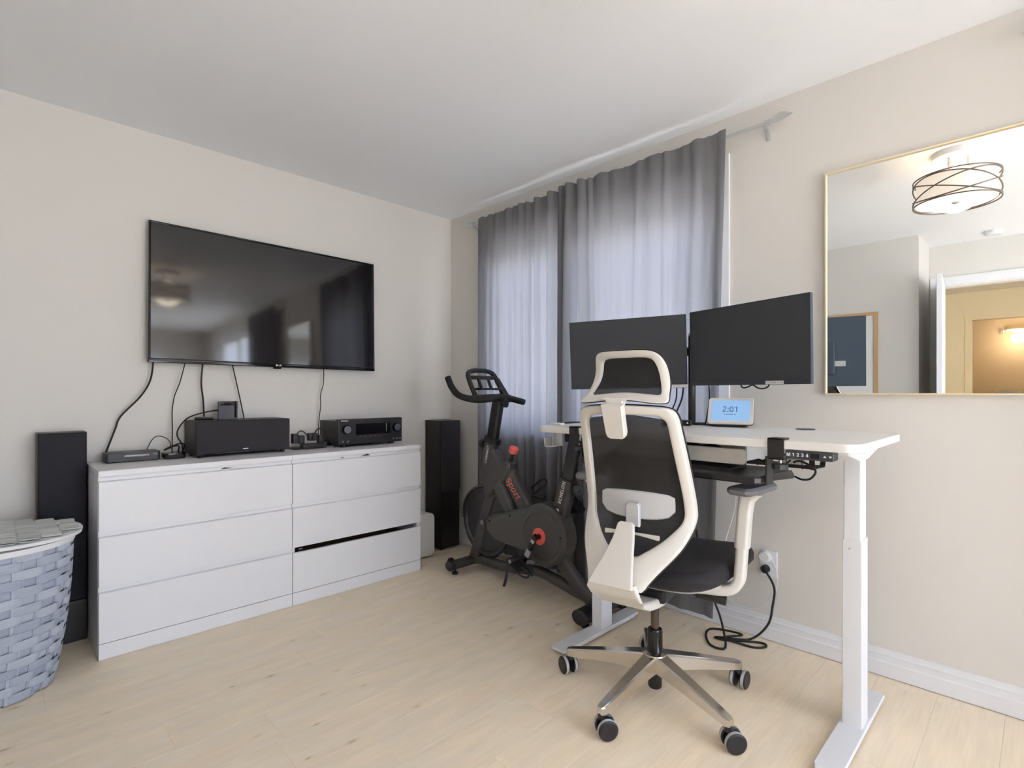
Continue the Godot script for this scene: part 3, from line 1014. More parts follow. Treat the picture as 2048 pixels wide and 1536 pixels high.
# ------------------------------------------------------------------ basket
func laundry_basket() -> void:
	var c := Vector3(0.402, 0, 2.512)
	var t := thing("laundry_basket", "pale grey-blue woven laundry basket with lid beside the chest", "basket", c)
	var n := 24
	var rows := 17
	var hb := 0.548
	var at := func(a: float, y: float, off: float) -> Vector3:
		var k := y / hb
		var rx := lerpf(0.192, 0.240, k) + 0.012 * sin(PI * k) + off
		var rz := lerpf(0.214, 0.268, k) + 0.012 * sin(PI * k) + off
		var ca := cos(a)
		var sa := sin(a)
		# slightly squared plan
		var q := pow(pow(absf(ca), 2.3) + pow(absf(sa), 2.3), -1.0 / 2.3)
		return Vector3(ca * q * rx, y, sa * q * rz)
	part(t, "liner", mb().loft([_ring(at, 0.004, -0.012), _ring(at, 0.28, -0.012), _ring(at, hb - 0.01, -0.012)]).mesh(60), mats["basket_strip_2"])
	# upright stakes
	for i in n:
		var a := TAU * (i + 0.5) / n
		var pts := []
		for k in 9:
			pts.append(at.call(a, 0.004 + (hb - 0.012) * k / 8.0, -0.003))
		var outw := Vector3(cos(a), 0, sin(a))
		part(t, "stake", mb().sweep(pts, rrect(0.036, 0.003, 0.001, 1), outw).mesh(), mats["basket_strip_%d" % (i % 3)])
	# one weaver strip for each row, in front of and behind the stakes in turn
	var hh := (hb - 0.012) / rows
	for r in rows:
		var yc := 0.006 + hh * (r + 0.5)
		var rings := []
		var m := n * 8
		for k in m:
			var a := TAU * k / m
			var w := cos(n * a / 2.0 + PI * (r % 2) + PI / n * 0.0)
			var off := 0.0055 * clampf(w * 2.2 + 0.55, -1.0, 1.0)
			var ring := PackedVector3Array()
			var hw := hh * 0.5 + 0.0012
			for p in [[-hw, -0.0012], [-hw * 0.6, 0.001], [hw * 0.6, 0.001], [hw, -0.0012], [hw * 0.6, -0.002], [-hw * 0.6, -0.002]]:
				ring.append(at.call(a, yc + p[0], off + p[1]))
			rings.append(ring)
		part(t, "weaver_strip", mb().loft(rings, false, true).mesh(50), mats["basket_strip_%d" % [0, 1, 0, 2, 1][r % 5]])
	part(t, "rim", mb().loft([_ring(at, hb - 0.016, 0.002), _ring(at, hb - 0.014, 0.010), _ring(at, hb + 0.006, 0.012), _ring(at, hb + 0.008, -0.006)]).mesh(40), mats["basket_liner"])
	# lid: white edge with a woven top, sitting a little askew
	var lid := part(t, "lid", mb().loft([_ring(at, hb, 0.012), _ring(at, hb, 0.020), _ring(at, hb + 0.012, 0.022), _ring(at, hb + 0.014, 0.0)]).mesh(40), mats["basket_liner"], Vector3(0, 0.012, 0))
	lid.rotation_degrees = Vector3(-1.2, 0, 0.8)
	for dirn in 2:
		var cnt := 9
		for i in cnt:
			var p := (float(i) + 0.5) / cnt * 2.0 - 1.0
			var half := sqrt(maxf(0.0, 1.0 - pow(absf(p), 2.3)))
			var ra := 0.246
			var rb := 0.276
			if dirn == 1:
				ra = 0.276
				rb = 0.246
			if half < 0.1:
				continue
			var rings := []
			var seg := int(40 * half) + 4
			for k in seg + 1:
				var q := (float(k) / seg * 2.0 - 1.0) * half
				var ph := (q + 1.0) * 0.5 * cnt
				var wv := cos(PI * ph + PI * ((i + dirn) % 2) - PI * 0.5)
				var y := hb + 0.019 + 0.0035 * clampf(wv * 2.0, -1, 1)
				var ring := PackedVector3Array()
				var hw := rb / cnt * 0.93
				for e in [[-hw, 0.0], [-hw * 0.8, 0.0014], [hw * 0.8, 0.0014], [hw, 0.0], [0.0, -0.0012]]:
					if dirn == 0:
						ring.append(Vector3(q * ra, y + e[1], p * rb + e[0]))
					else:
						ring.append(Vector3(p * rb + e[0], y + e[1], q * ra))
				rings.append(ring)
			part(lid, "lid_strip", mb().loft(rings).mesh(50), mats["lid_strip_%d" % ((i + dirn) % 3)])
	part(t, "tag", mb().rbox(at.call(0.05, 0.50, 0.012), Vector3(0.003, 0.035, 0.05), 0.001).mesh(), mats["basket_liner"])


func _ring(at: Callable, y: float, off: float, n := 72) -> PackedVector3Array:
	var r := PackedVector3Array()
	for k in n:
		r.append(at.call(TAU * k / n, y, off))
	return r


# ------------------------------------------------------------------ bike
func bike() -> void:
	var t := thing("exercise_bike", "dark grey exercise bike with coral details in front of the curtains", "exercise bike", Vector3(1.05, 0, 0.27))
	var pa: Material = mats["bike_paint"]
	var z := 0.27
	var P := func(x: float, y: float, zz := 0.27) -> Vector3: return Vector3(x, y, zz)
	# stabilizers
	for s in [[0.585, 0.085, 0.475, "front_stabilizer"], [1.59, 0.085, 0.50, "rear_stabilizer"]]:
		var yy := 0.058
		var o := wpart(t, s[3], mb().sweep([Vector3(s[0], yy, s[1] + 0.03), Vector3(s[0], yy, s[2] - 0.03)], ell(0.036, 0.027, 20), Vector3.UP).mesh(50), pa)
		for e in [[s[1], 1.0], [s[2], -1.0]]:
			if s[3] == "rear_stabilizer":
				wpart(o, "end_cover", mb().sweep([Vector3(s[0], yy, e[0]), Vector3(s[0], yy, e[0] + e[1] * 0.006), Vector3(s[0], yy, e[0] + e[1] * 0.10), Vector3(s[0], yy, e[0] + e[1] * 0.13)], ell(0.046, 0.036, 20), Vector3.UP, false, [Vector2(0.75, 0.75), Vector2(1, 1), Vector2(1, 1), Vector2(0.85, 0.85)]).mesh(50), mats["black_plastic"])
			else:
				wpart(o, "end_cap", mb().sweep([Vector3(s[0], yy, e[0]), Vector3(s[0], yy, e[0] + e[1] * 0.004), Vector3(s[0], yy, e[0] + e[1] * 0.03)], ell(0.0375, 0.0285, 20), Vector3.UP, false, [Vector2(0.85, 0.85), Vector2(1, 1), Vector2(1, 1)]).mesh(50), mats["satin_black"])
				wpart(o, "transport_wheel", mb().lathe([Vector2(0.012, -0.011), Vector2(0.022, -0.011), Vector2(0.025, -0.006), Vector2(0.025, 0.006), Vector2(0.022, 0.011), Vector2(0.012, 0.011)], 20, Transform3D(Basis(Vector3.RIGHT, PI / 2), Vector3(s[0] - 0.04, 0.066, e[0] + e[1] * 0.05))).mesh(), mats["black_rubber"])
			wpart(o, "levelling_foot", mb().lathe([Vector2(0.016, 0.0), Vector2(0.019, 0.003), Vector2(0.018, 0.015), Vector2(0.006, 0.018), Vector2(0.006, 0.034)], 16, Transform3D(Basis(), Vector3(s[0], 0.0, e[0] + e[1] * 0.05))).mesh(), mats["black_rubber"])
	# frame members: flattened tubes in the bike's plane
	var oval := rrect(0.082, 0.056, 0.02, 3)
	wpart(t, "front_leg", mb().sweep(smooth([P.call(0.59, 0.055), P.call(0.63, 0.16), P.call(0.72, 0.40), P.call(0.80, 0.56), P.call(0.87, 0.66)], 5), oval, Vector3(0, 0, 1), false).mesh(50), pa)
	wpart(t, "bottom_beam", mb().sweep(smooth([P.call(0.60, 0.072), P.call(0.85, 0.075), P.call(1.02, 0.098), P.call(1.14, 0.112), P.call(1.30, 0.088), P.call(1.45, 0.062), P.call(1.60, 0.06)], 5), rrect(0.055, 0.052, 0.02, 3), Vector3(0, 0, 1)).mesh(50), pa)
	wpart(t, "down_tube", mb().sweep([P.call(0.87, 0.68), P.call(0.915, 0.60), P.call(1.045, 0.44), P.call(1.10, 0.38)], rrect(0.098, 0.064, 0.022, 3), Vector3(0, 0, 1)).mesh(50), pa)
	wpart(t, "rear_stay", mb().sweep(smooth([P.call(1.27, 0.24), P.call(1.40, 0.115), P.call(1.50, 0.055)], 4), rrect(0.082, 0.056, 0.022, 3), Vector3(0, 0, 1)).mesh(50), pa)
	# front neck: a broad cowl joining leg, head sleeve and down tube
	wpart(t, "neck_cowl", mb().extrude([Vector2(0.70, 0.52), Vector2(0.745, 0.62), Vector2(0.772, 0.76), Vector2(0.79, 0.765), Vector2(0.86, 0.69), Vector2(0.905, 0.712), Vector2(0.935, 0.69), Vector2(0.935, 0.64), Vector2(0.90, 0.575), Vector2(0.84, 0.55), Vector2(0.80, 0.50), Vector2(0.745, 0.46)], z - 0.045, z + 0.045, Transform3D(), 0.016).mesh(40), pa)
	# head sleeve and handlebar post
	var hs := wpart(t, "head_sleeve", mb().sweep([P.call(0.71, 0.638), P.call(0.755, 0.825)], rrect(0.092, 0.060, 0.02, 3), Vector3(0, 0, 1)).mesh(50), pa)
	wpart(hs, "sleeve_collar", mb().sweep([P.call(0.748, 0.80), P.call(0.757, 0.832)], rrect(0.106, 0.068, 0.022, 3), Vector3(0, 0, 1)).mesh(50), mats["black_plastic"])
	var dirv := Vector3(0.045, 0.187, 0).normalized()
	text(hs, "lettering", "CONNECT", 0.017, mats["white_print"], Transform3D(Basis(dirv, Vector3(-dirv.y, dirv.x, 0), Vector3(0, 0, 1)), Vector3(0.735, 0.73, z + 0.0306)), "Droid Sans", 0.0006, true)
	wpart(t, "handlebar_post", mb().sweep([P.call(0.748, 0.80), P.call(0.805, 1.055)], rrect(0.076, 0.048, 0.016, 3), Vector3(0, 0, 1)).mesh(50), mats["satin_black"])
	wpart(t, "post_slider", mb().sweep([P.call(0.775, 1.05), P.call(0.872, 1.04)], rrect(0.05, 0.04, 0.014, 3), Vector3(0, 0, 1)).mesh(50), mats["satin_black"])
	wpart(t, "adjusting_knob", mb().lathe([Vector2(0.010, -0.03), Vector2(0.010, 0.0), Vector2(0.024, 0.0), Vector2(0.027, 0.006), Vector2(0.027, 0.028), Vector2(0.022, 0.034), Vector2(0.0, 0.034)], 18, Transform3D(Basis(Vector3.BACK, PI / 2), Vector3(0.686, 0.79, z))).mesh(30), mats["black_plastic"])
	# handlebars
	var br: Material = mats["black_rubber"]
	var hb := wpart(t, "handlebar", mb().tube(smooth([Vector3(0.565, 1.195, 0.465), Vector3(0.605, 1.135, 0.465), Vector3(0.665, 1.085, 0.455), Vector3(0.755, 1.062, 0.41), Vector3(0.825, 1.068, 0.34), Vector3(0.82, 1.078, 0.27), Vector3(0.825, 1.068, 0.20), Vector3(0.755, 1.062, 0.13), Vector3(0.685, 1.085, 0.09), Vector3(0.635, 1.135, 0.085), Vector3(0.595, 1.185, 0.085)], 6), 0.0195, 14).mesh(60), br)
	wpart(hb, "grip", mb().tube(smooth([Vector3(0.80, 1.078, 0.21), Vector3(0.84, 1.062, 0.175), Vector3(0.905, 1.045, 0.15)], 5), [0.017, 0.018, 0.019, 0.019, 0.019, 0.019, 0.019, 0.019, 0.019, 0.019, 0.016], 14).mesh(60), br)
	wpart(hb, "cross_brace", mb().sweep([Vector3(0.72, 1.075, 0.41), Vector3(0.79, 1.085, 0.27), Vector3(0.72, 1.075, 0.13)], rrect(0.09, 0.022, 0.009, 2), Vector3.UP).mesh(50), mats["satin_black"])
	# tablet holder hoop
	var hp := wpart(t, "device_holder", mb().tube(smooth([Vector3(0.73, 1.08, 0.385), Vector3(0.675, 1.17, 0.385), Vector3(0.645, 1.222, 0.37), Vector3(0.64, 1.238, 0.32), Vector3(0.64, 1.24, 0.27), Vector3(0.64, 1.238, 0.22), Vector3(0.645, 1.222, 0.17), Vector3(0.675, 1.17, 0.155), Vector3(0.73, 1.08, 0.155)], 6), 0.015, 12).mesh(60), mats["satin_black"])
	for zz in [0.31, 0.23]:
		wpart(hp, "rib", mb().tube([Vector3(0.66, 1.20, zz), Vector3(0.70, 1.125, zz)], 0.010, 10).mesh(), mats["satin_black"])
	wpart(hp, "cross_bar", mb().sweep([Vector3(0.662, 1.195, 0.38), Vector3(0.662, 1.195, 0.16)], rrect(0.016, 0.024, 0.006, 2), Vector3.UP).mesh(), mats["satin_black"])
	wpart(hp, "ledge", mb().sweep([Vector3(0.73, 1.125, 0.37), Vector3(0.73, 1.125, 0.17)], rrect(0.07, 0.013, 0.005, 2), Vector3.UP).mesh(), mats["satin_black"])
	# tension knob
	var tk := wpart(t, "tension_knob", mb().tube([P.call(0.905, 0.69), P.call(0.928, 0.752)], 0.010, 12).mesh(), mats["satin_black"])
	var kd := Basis(Vector3.BACK, -0.36)
	wpart(tk, "knob_cap", mb().lathe([Vector2(0.010, 0.0), Vector2(0.024, 0.003), Vector2(0.029, 0.02), Vector2(0.028, 0.036), Vector2(0.023, 0.042), Vector2(0.0, 0.043)], 10, Transform3D(kd, P.call(0.926, 0.748))).mesh(30), mats["coral_plastic"])
	# flywheel
	var fc := Vector3(0.712, 0.318, z)
	var fx := Transform3D(Basis(Vector3.RIGHT, PI / 2), fc)
	var fw := wpart(t, "flywheel", mb().lathe([Vector2(0.03, -0.02), Vector2(0.175, -0.014), Vector2(0.182, -0.024), Vector2(0.205, -0.024), Vector2(0.208, -0.018), Vector2(0.208, 0.018), Vector2(0.205, 0.024), Vector2(0.182, 0.024), Vector2(0.175, 0.014), Vector2(0.03, 0.02)], 64, fx).mesh(30), mats["flywheel_steel"])
	wpart(fw, "axle_nut", mb().lathe([Vector2(0.016, 0.018), Vector2(0.016, 0.05), Vector2(0.0, 0.05)], 6, Transform3D(Basis(Vector3.RIGHT, PI / 2), fc)).mesh(20), mats["brushed_steel"])
	# guard sweeping over the top of the flywheel
	var arc := []
	for k in 22:
		var a := deg_to_rad(182.0 - k * 6.0)
		arc.append(fc + Vector3(cos(a), sin(a), 0) * 0.216)
	wpart(t, "flywheel_cover", mb().sweep(arc, rrect(0.062, 0.012, 0.004, 2), Vector3(0.6, -1, 0)).mesh(50), pa)
	# brake housing on the far side and bottle cage
	wpart(t, "brake_housing", mb().extrude([Vector2(0.80, 0.56), Vector2(0.865, 0.60), Vector2(0.955, 0.47), Vector2(0.965, 0.43), Vector2(0.935, 0.41), Vector2(0.90, 0.42)], z + 0.0, z + 0.058, Transform3D(), 0.012).mesh(40), mats["bike_guard"])
	var bc := mb()
	bc.tube(smooth([Vector3(1.00, 0.545, 0.19), Vector3(1.06, 0.60, 0.17), Vector3(1.09, 0.595, 0.16), Vector3(1.08, 0.565, 0.17), Vector3(1.03, 0.52, 0.2)], 4), 0.006, 8)
	bc.tube(smooth([Vector3(1.02, 0.50, 0.19), Vector3(1.07, 0.49, 0.17), Vector3(1.09, 0.51, 0.17)], 4), 0.005, 8)
	wpart(t, "bottle_cage", bc.mesh(50), mats["black_plastic"])
	text(t, "lettering", "Sport", 0.040, mats["coral_print"], Transform3D(Basis(Vector3(0.66, -0.75, 0), Vector3(0.75, 0.66, 0) + Vector3(0.22, -0.25, 0), Vector3(0, 0, 1)), Vector3(0.962, 0.553, z + 0.0325) - Vector3(1.05, 0, 0.27)), "Droid Serif", 0.0006)
	# chain guard: teardrop from the flywheel to the crank
	var cc := Vector2(1.205, 0.337)
	var tear := []
	for k in 29:
		var a := deg_to_rad(118.0 - k * 9.1)
		tear.append(cc + Vector2(cos(a), sin(a)) * 0.168)
	tear.append(Vector2(0.83, 0.238))
	tear.append(Vector2(0.765, 0.285))
	tear.append(Vector2(0.758, 0.335))
	tear.append(Vector2(0.785, 0.372))
	tear.append(Vector2(0.97, 0.432))
	var cg := wpart(t, "chain_guard", mb().extrude(tear, z - 0.045, z + 0.068, Transform3D(), 0.014).mesh(40), mats["bike_guard"])
	var dz := z + 0.068
	wpart(cg, "guard_disc", mb().lathe([Vector2(0.0, -0.004), Vector2(0.0, 0.0015), Vector2(0.117, 0.0015), Vector2(0.120, 0.0005), Vector2(0.124, 0.0045), Vector2(0.130, 0.0045), Vector2(0.133, 0.001), Vector2(0.133, -0.004)], 64, Transform3D(Basis(Vector3.RIGHT, PI / 2), Vector3(cc.x, cc.y - 0.006, dz))).mesh(25), mats["bike_paint"])
	wpart(cg, "coral_ring", mb().lathe([Vector2(0.018, 0.0), Vector2(0.045, 0.0), Vector2(0.045, 0.005), Vector2(0.018, 0.005)], 40, Transform3D(Basis(Vector3.RIGHT, PI / 2), Vector3(cc.x - 0.008, cc.y - 0.006, dz))).mesh(25), mats["coral_plastic"], "coral red ring around the crank axle")
	for q in [[0.80, 0.345], [0.97, 0.405], [1.105, 0.475], [1.27, 0.475], [1.345, 0.35], [1.10, 0.215]]:
		wpart(cg, "painted_screw_hole", mb().lathe([Vector2(0.0, 0.0), Vector2(0.007, 0.0), Vector2(0.007, 0.0008)], 12, Transform3D(Basis(Vector3.RIGHT, PI / 2), Vector3(q[0], q[1], dz + (0.0002 if q[1] < 0.47 else -0.013)))).mesh(), mats["painted_gap_black"])  # black discs painted for the shade inside the screw holes
	# crank arms and pedals
	var ax := Vector3(cc.x - 0.006, cc.y - 0.006, z)
	wpart(t, "crank_axle", mb().tube([ax + Vector3(0, 0, -0.085), ax + Vector3(0, 0, 0.115)], 0.015, 16).mesh(), mats["black_gloss"])
	for s in [1.0, -1.0]:
		var zz: float = z + 0.105 * s if s > 0 else z - 0.075
		var tip: Vector3 = ax + Vector3(-0.082, -0.148, 0) * s
		tip.z = zz
		var root := ax
		root.z = zz
		var ca := wpart(t, "crank_arm", mb().sweep([root + Vector3(0.008, 0.014, 0) * s, root, tip, tip + Vector3(-0.006, -0.012, 0) * s], rrect(0.03, 0.016, 0.006, 2), Vector3(0, 0, 1), false, [Vector2(0.8, 1), Vector2(1.1, 1), Vector2(0.85, 1), Vector2(0.6, 1)]).mesh(50), mats["black_gloss"])
		if s > 0:
			var dd: Vector3 = (tip - root).normalized()
			for q in [0.022, 0.105]:
				wpart(ca, "tape", mb().sweep([root + dd * (q - 0.012 if q < 0.05 else q - 0.022), root + dd * (q + 0.012 if q < 0.05 else q + 0.022)], rrect(0.0285, 0.0175, 0.004, 1), Vector3(0, 0, 1)).mesh(), mats["grey_stripe"])
		var pz: float = zz + 0.065 * s
		var pd := Node3D.new()
		pd.name = "pedal"
		t.add_child(pd, true)
		pd.position = tip - Vector3(1.05, 0, 0.27)
		pd.rotation_degrees.z = -38.0 if s > 0 else 140.0
		part(pd, "pedal_body", mb().rbox(Vector3(0.0, 0, 0.062 * s), Vector3(0.095, 0.024, 0.085), 0.008).tube([Vector3(0, 0, 0.0), Vector3(0, 0, 0.07 * s)], 0.009, 10).mesh(), mats["black_plastic"])
		for k in [-1, 1]:
			part(pd, "cage_side", mb().tube(smooth([Vector3(-0.04, 0.008, 0.062 * s + k * 0.042), Vector3(0.03, 0.012, 0.062 * s + k * 0.044), Vector3(0.085, 0.02, 0.062 * s + k * 0.032), Vector3(0.105, 0.035, 0.062 * s + k * 0.014), Vector3(0.09, 0.055, 0.062 * s + k * 0.016), Vector3(0.05, 0.052, 0.062 * s + k * 0.03)], 4), 0.006, 8).mesh(50), mats["black_plastic"])
		part(pd, "strap", mb().sweep(smooth([Vector3(-0.01, -0.014, 0.015 * s), Vector3(-0.005, 0.03, 0.012 * s), Vector3(0.0, 0.055, 0.03 * s), Vector3(0.0, 0.06, 0.07 * s), Vector3(-0.004, 0.05, 0.105 * s), Vector3(-0.012, 0.015, 0.118 * s), Vector3(0.03, -0.05, 0.128 * s), Vector3(0.045, -0.10, 0.125 * s)], 4), rrect(0.016, 0.003, 0.001, 1), Vector3(0.2, 1, 0.3)).mesh(50), mats["black_rubber"])
		part(pd, "buckle", mb().rbox(Vector3(-0.012, 0.03, 0.116 * s), Vector3(0.02, 0.016, 0.006), 0.002).mesh(), mats["brushed_steel"])
	# seat tube, post and saddle
	var sd := Vector3(0.12, 0.32, 0).normalized()
	var s0 := Vector3(1.285, 0.44, z)
	var ss := wpart(t, "seat_sleeve", mb().sweep([s0, Vector3(1.345, 0.648, z)], rrect(0.098, 0.060, 0.022, 3), Vector3(0, 0, 1)).mesh(50), pa)
	var d2 := Vector3(0.06, 0.208, 0).normalized()
	text(ss, "lettering", "ECHELON", 0.020, mats["white_print"], Transform3D(Basis(d2, Vector3(-d2.y, d2.x, 0), Vector3(0, 0, 1)), Vector3(1.322, 0.578, z + 0.0306)), "Droid Sans", 0.0006, true)
	wpart(ss, "logo", mb().lathe([Vector2(0.006, 0), Vector2(0.0115, 0), Vector2(0.0115, 0.0008), Vector2(0.006, 0.0008)], 24, Transform3D(Basis(Vector3.RIGHT, PI / 2), Vector3(1.292, 0.478, z + 0.0302))).mesh(), mats["white_print"])
	wpart(t, "seat_post", mb().sweep([Vector3(1.335, 0.62, z), Vector3(1.395, 0.865, z)], rrect(0.072, 0.048, 0.016, 3), Vector3(0, 0, 1)).mesh(50), mats["satin_black"])
	wpart(t, "saddle_slider", mb().sweep([Vector3(1.33, 0.868, z), Vector3(1.47, 0.868, z)], rrect(0.05, 0.034, 0.012, 2), Vector3(0, 0, 1)).mesh(50), mats["satin_black"])
	var rings := []
	for k in 13:
		var q := float(k) / 12
		var xx := 1.225 + q * 0.265
		var hw := 0.028 + 0.075 * pow(q, 1.6) - (0.03 if k == 12 else 0.0)
		var yc := 0.915 + 0.018 * sin(q * PI) - 0.012 * q + 0.012 * q * q
		var hh := 0.012 + 0.02 * q if k > 0 and k < 12 else 0.008
		var ring := PackedVector3Array()
		for m in 16:
			var a := TAU * m / 16
			ring.append(Vector3(xx, yc + sin(a) * hh * (1.0 if sin(a) > 0 else 1.2), z + cos(a) * hw))
		rings.append(ring)
	wpart(t, "saddle", mb().loft(rings).mesh(60), mats["black_rubber"])
	wpart(t, "adjusting_knob", mb().lathe([Vector2(0.010, -0.03), Vector2(0.010, 0.0), Vector2(0.026, 0.0), Vector2(0.030, 0.006), Vector2(0.030, 0.03), Vector2(0.025, 0.036), Vector2(0.012, 0.036), Vector2(0.010, 0.03), Vector2(0.0, 0.03)], 18, Transform3D(Basis(Vector3.BACK, -PI / 2) * Basis(Vector3.RIGHT, 0.5), Vector3(1.405, 0.605, z + 0.02))).mesh(30), mats["black_plastic"])
	t.position += Vector3(0.042, 0, 0.04)


# ------------------------------------------------------------------ desk
func desk() -> void:
	var t := thing("standing_desk", "white height adjustable standing desk in front of the curtained window", "desk", Vector3(2.2, 0, 0.5))
	var wm: Material = mats["white_metal"]
	wpart(t, "desktop", mb().extrude(rrect(1.2, 0.6, 0.045, 6, 2.2, -0.5), 0.935, 0.96, Transform3D(Basis(Vector3.RIGHT, -PI / 2), Vector3.ZERO), 0.0015).mesh(30), mats["desk_laminate"])
	for s in [1.713, 2.716]:
		var ft := []
		var poly := [Vector2(-0.033, -0.27), Vector2(0.033, -0.27), Vector2(0.038, -0.26), Vector2(0.038, 0.29), Vector2(0.030, 0.302), Vector2(-0.030, 0.302), Vector2(-0.038, 0.29), Vector2(-0.038, -0.26)]
		var fo := wpart(t, "foot", mb().extrude(poly, 0.0, 0.012, Transform3D(Basis(Vector3.RIGHT, PI / 2), Vector3(s, 0.030, 0.488)), 0.003).extrude([Vector2(-0.034, -0.24), Vector2(0.034, -0.24), Vector2(0.034, 0.27), Vector2(-0.034, 0.27)], 0.012, 0.018, Transform3D(Basis(Vector3.RIGHT, PI / 2), Vector3(s, 0.030, 0.488))).mesh(25), wm)
		for fz in [0.27, 0.72]:
			wpart(fo, "levelling_glide", mb().lathe([Vector2(0.018, 0), Vector2(0.018, 0.006), Vector2(0.008, 0.008), Vector2(0.008, 0.014)], 14, Transform3D(Basis(), Vector3(s, 0, fz))).mesh(), mats["black_rubber"])
		wpart(t, "outer_column", mb().extrude(rrect(0.056, 0.082, 0.004, 2, s, -0.470), 0.029, 0.628, Transform3D(Basis(Vector3.RIGHT, -PI / 2), Vector3.ZERO), 0.001).mesh(25), wm)
		wpart(t, "inner_column", mb().extrude(rrect(0.048, 0.074, 0.004, 2, s, -0.470), 0.60, 0.89, Transform3D(Basis(Vector3.RIGHT, -PI / 2), Vector3.ZERO)).mesh(25), wm)
		wpart(t, "column_screw", mb().lathe([Vector2(0.0035, 0), Vector2(0.003, 0.001), Vector2(0.0, 0.001)], 10, Transform3D(Basis(Vector3.RIGHT, PI / 2), Vector3(s - 0.006, 0.60, 0.5111))).mesh(), mats["grey_stripe"])
		# bracket under the top: shallow wing shape
		wpart(t, "side_bracket", mb().extrude([Vector2(-0.25, 0.935), Vector2(-0.24, 0.915), Vector2(-0.05, 0.885), Vector2(0.05, 0.885), Vector2(0.20, 0.915), Vector2(0.215, 0.935)], -0.028, 0.028, Transform3D(Basis(Vector3.UP, -PI / 2), Vector3(s, 0, 0.47)), 0.002).mesh(25), wm)
	wpart(t, "cross_rail", mb().span(Vector3(1.72, 0.893, 0.44), Vector3(2.70, 0.933, 0.50), 0.003).mesh(), mats["warm_white_plastic"])
	var ct := wpart(t, "control_panel", mb().extrude(rrect(0.127, 0.026, 0.006, 3, 2.6735, 0.921), 0.755, 0.802, Transform3D(Basis(), Vector3.ZERO), 0.002).mesh(30), mats["charcoal_plastic"])
	for q in [["M", 2.619], ["1", 2.6325], ["2", 2.6445], ["3", 2.657], ["4", 2.669]]:
		text(ct, "key_print", q[0], 0.0095, mats["white_print"], Transform3D(Basis(), Vector3(q[1], 0.921, 0.8022)), "Droid Sans", 0.0004, true)
	wpart(ct, "readout", mb().span(Vector3(2.679, 0.914, 0.8015), Vector3(2.701, 0.928, 0.8024), 0.0003).mesh(), mats["black_gloss"])
	wpart(ct, "key_print", mb().extrude([Vector2(2.7105, 0.9185), Vector2(2.7195, 0.9185), Vector2(2.715, 0.9245)], 0.802, 0.8026).mesh(), mats["white_print"])
	wpart(ct, "key_print", mb().extrude([Vector2(2.7245, 0.9235), Vector2(2.7335, 0.9235), Vector2(2.729, 0.9175)], 0.802, 0.8026).mesh(), mats["white_print"])


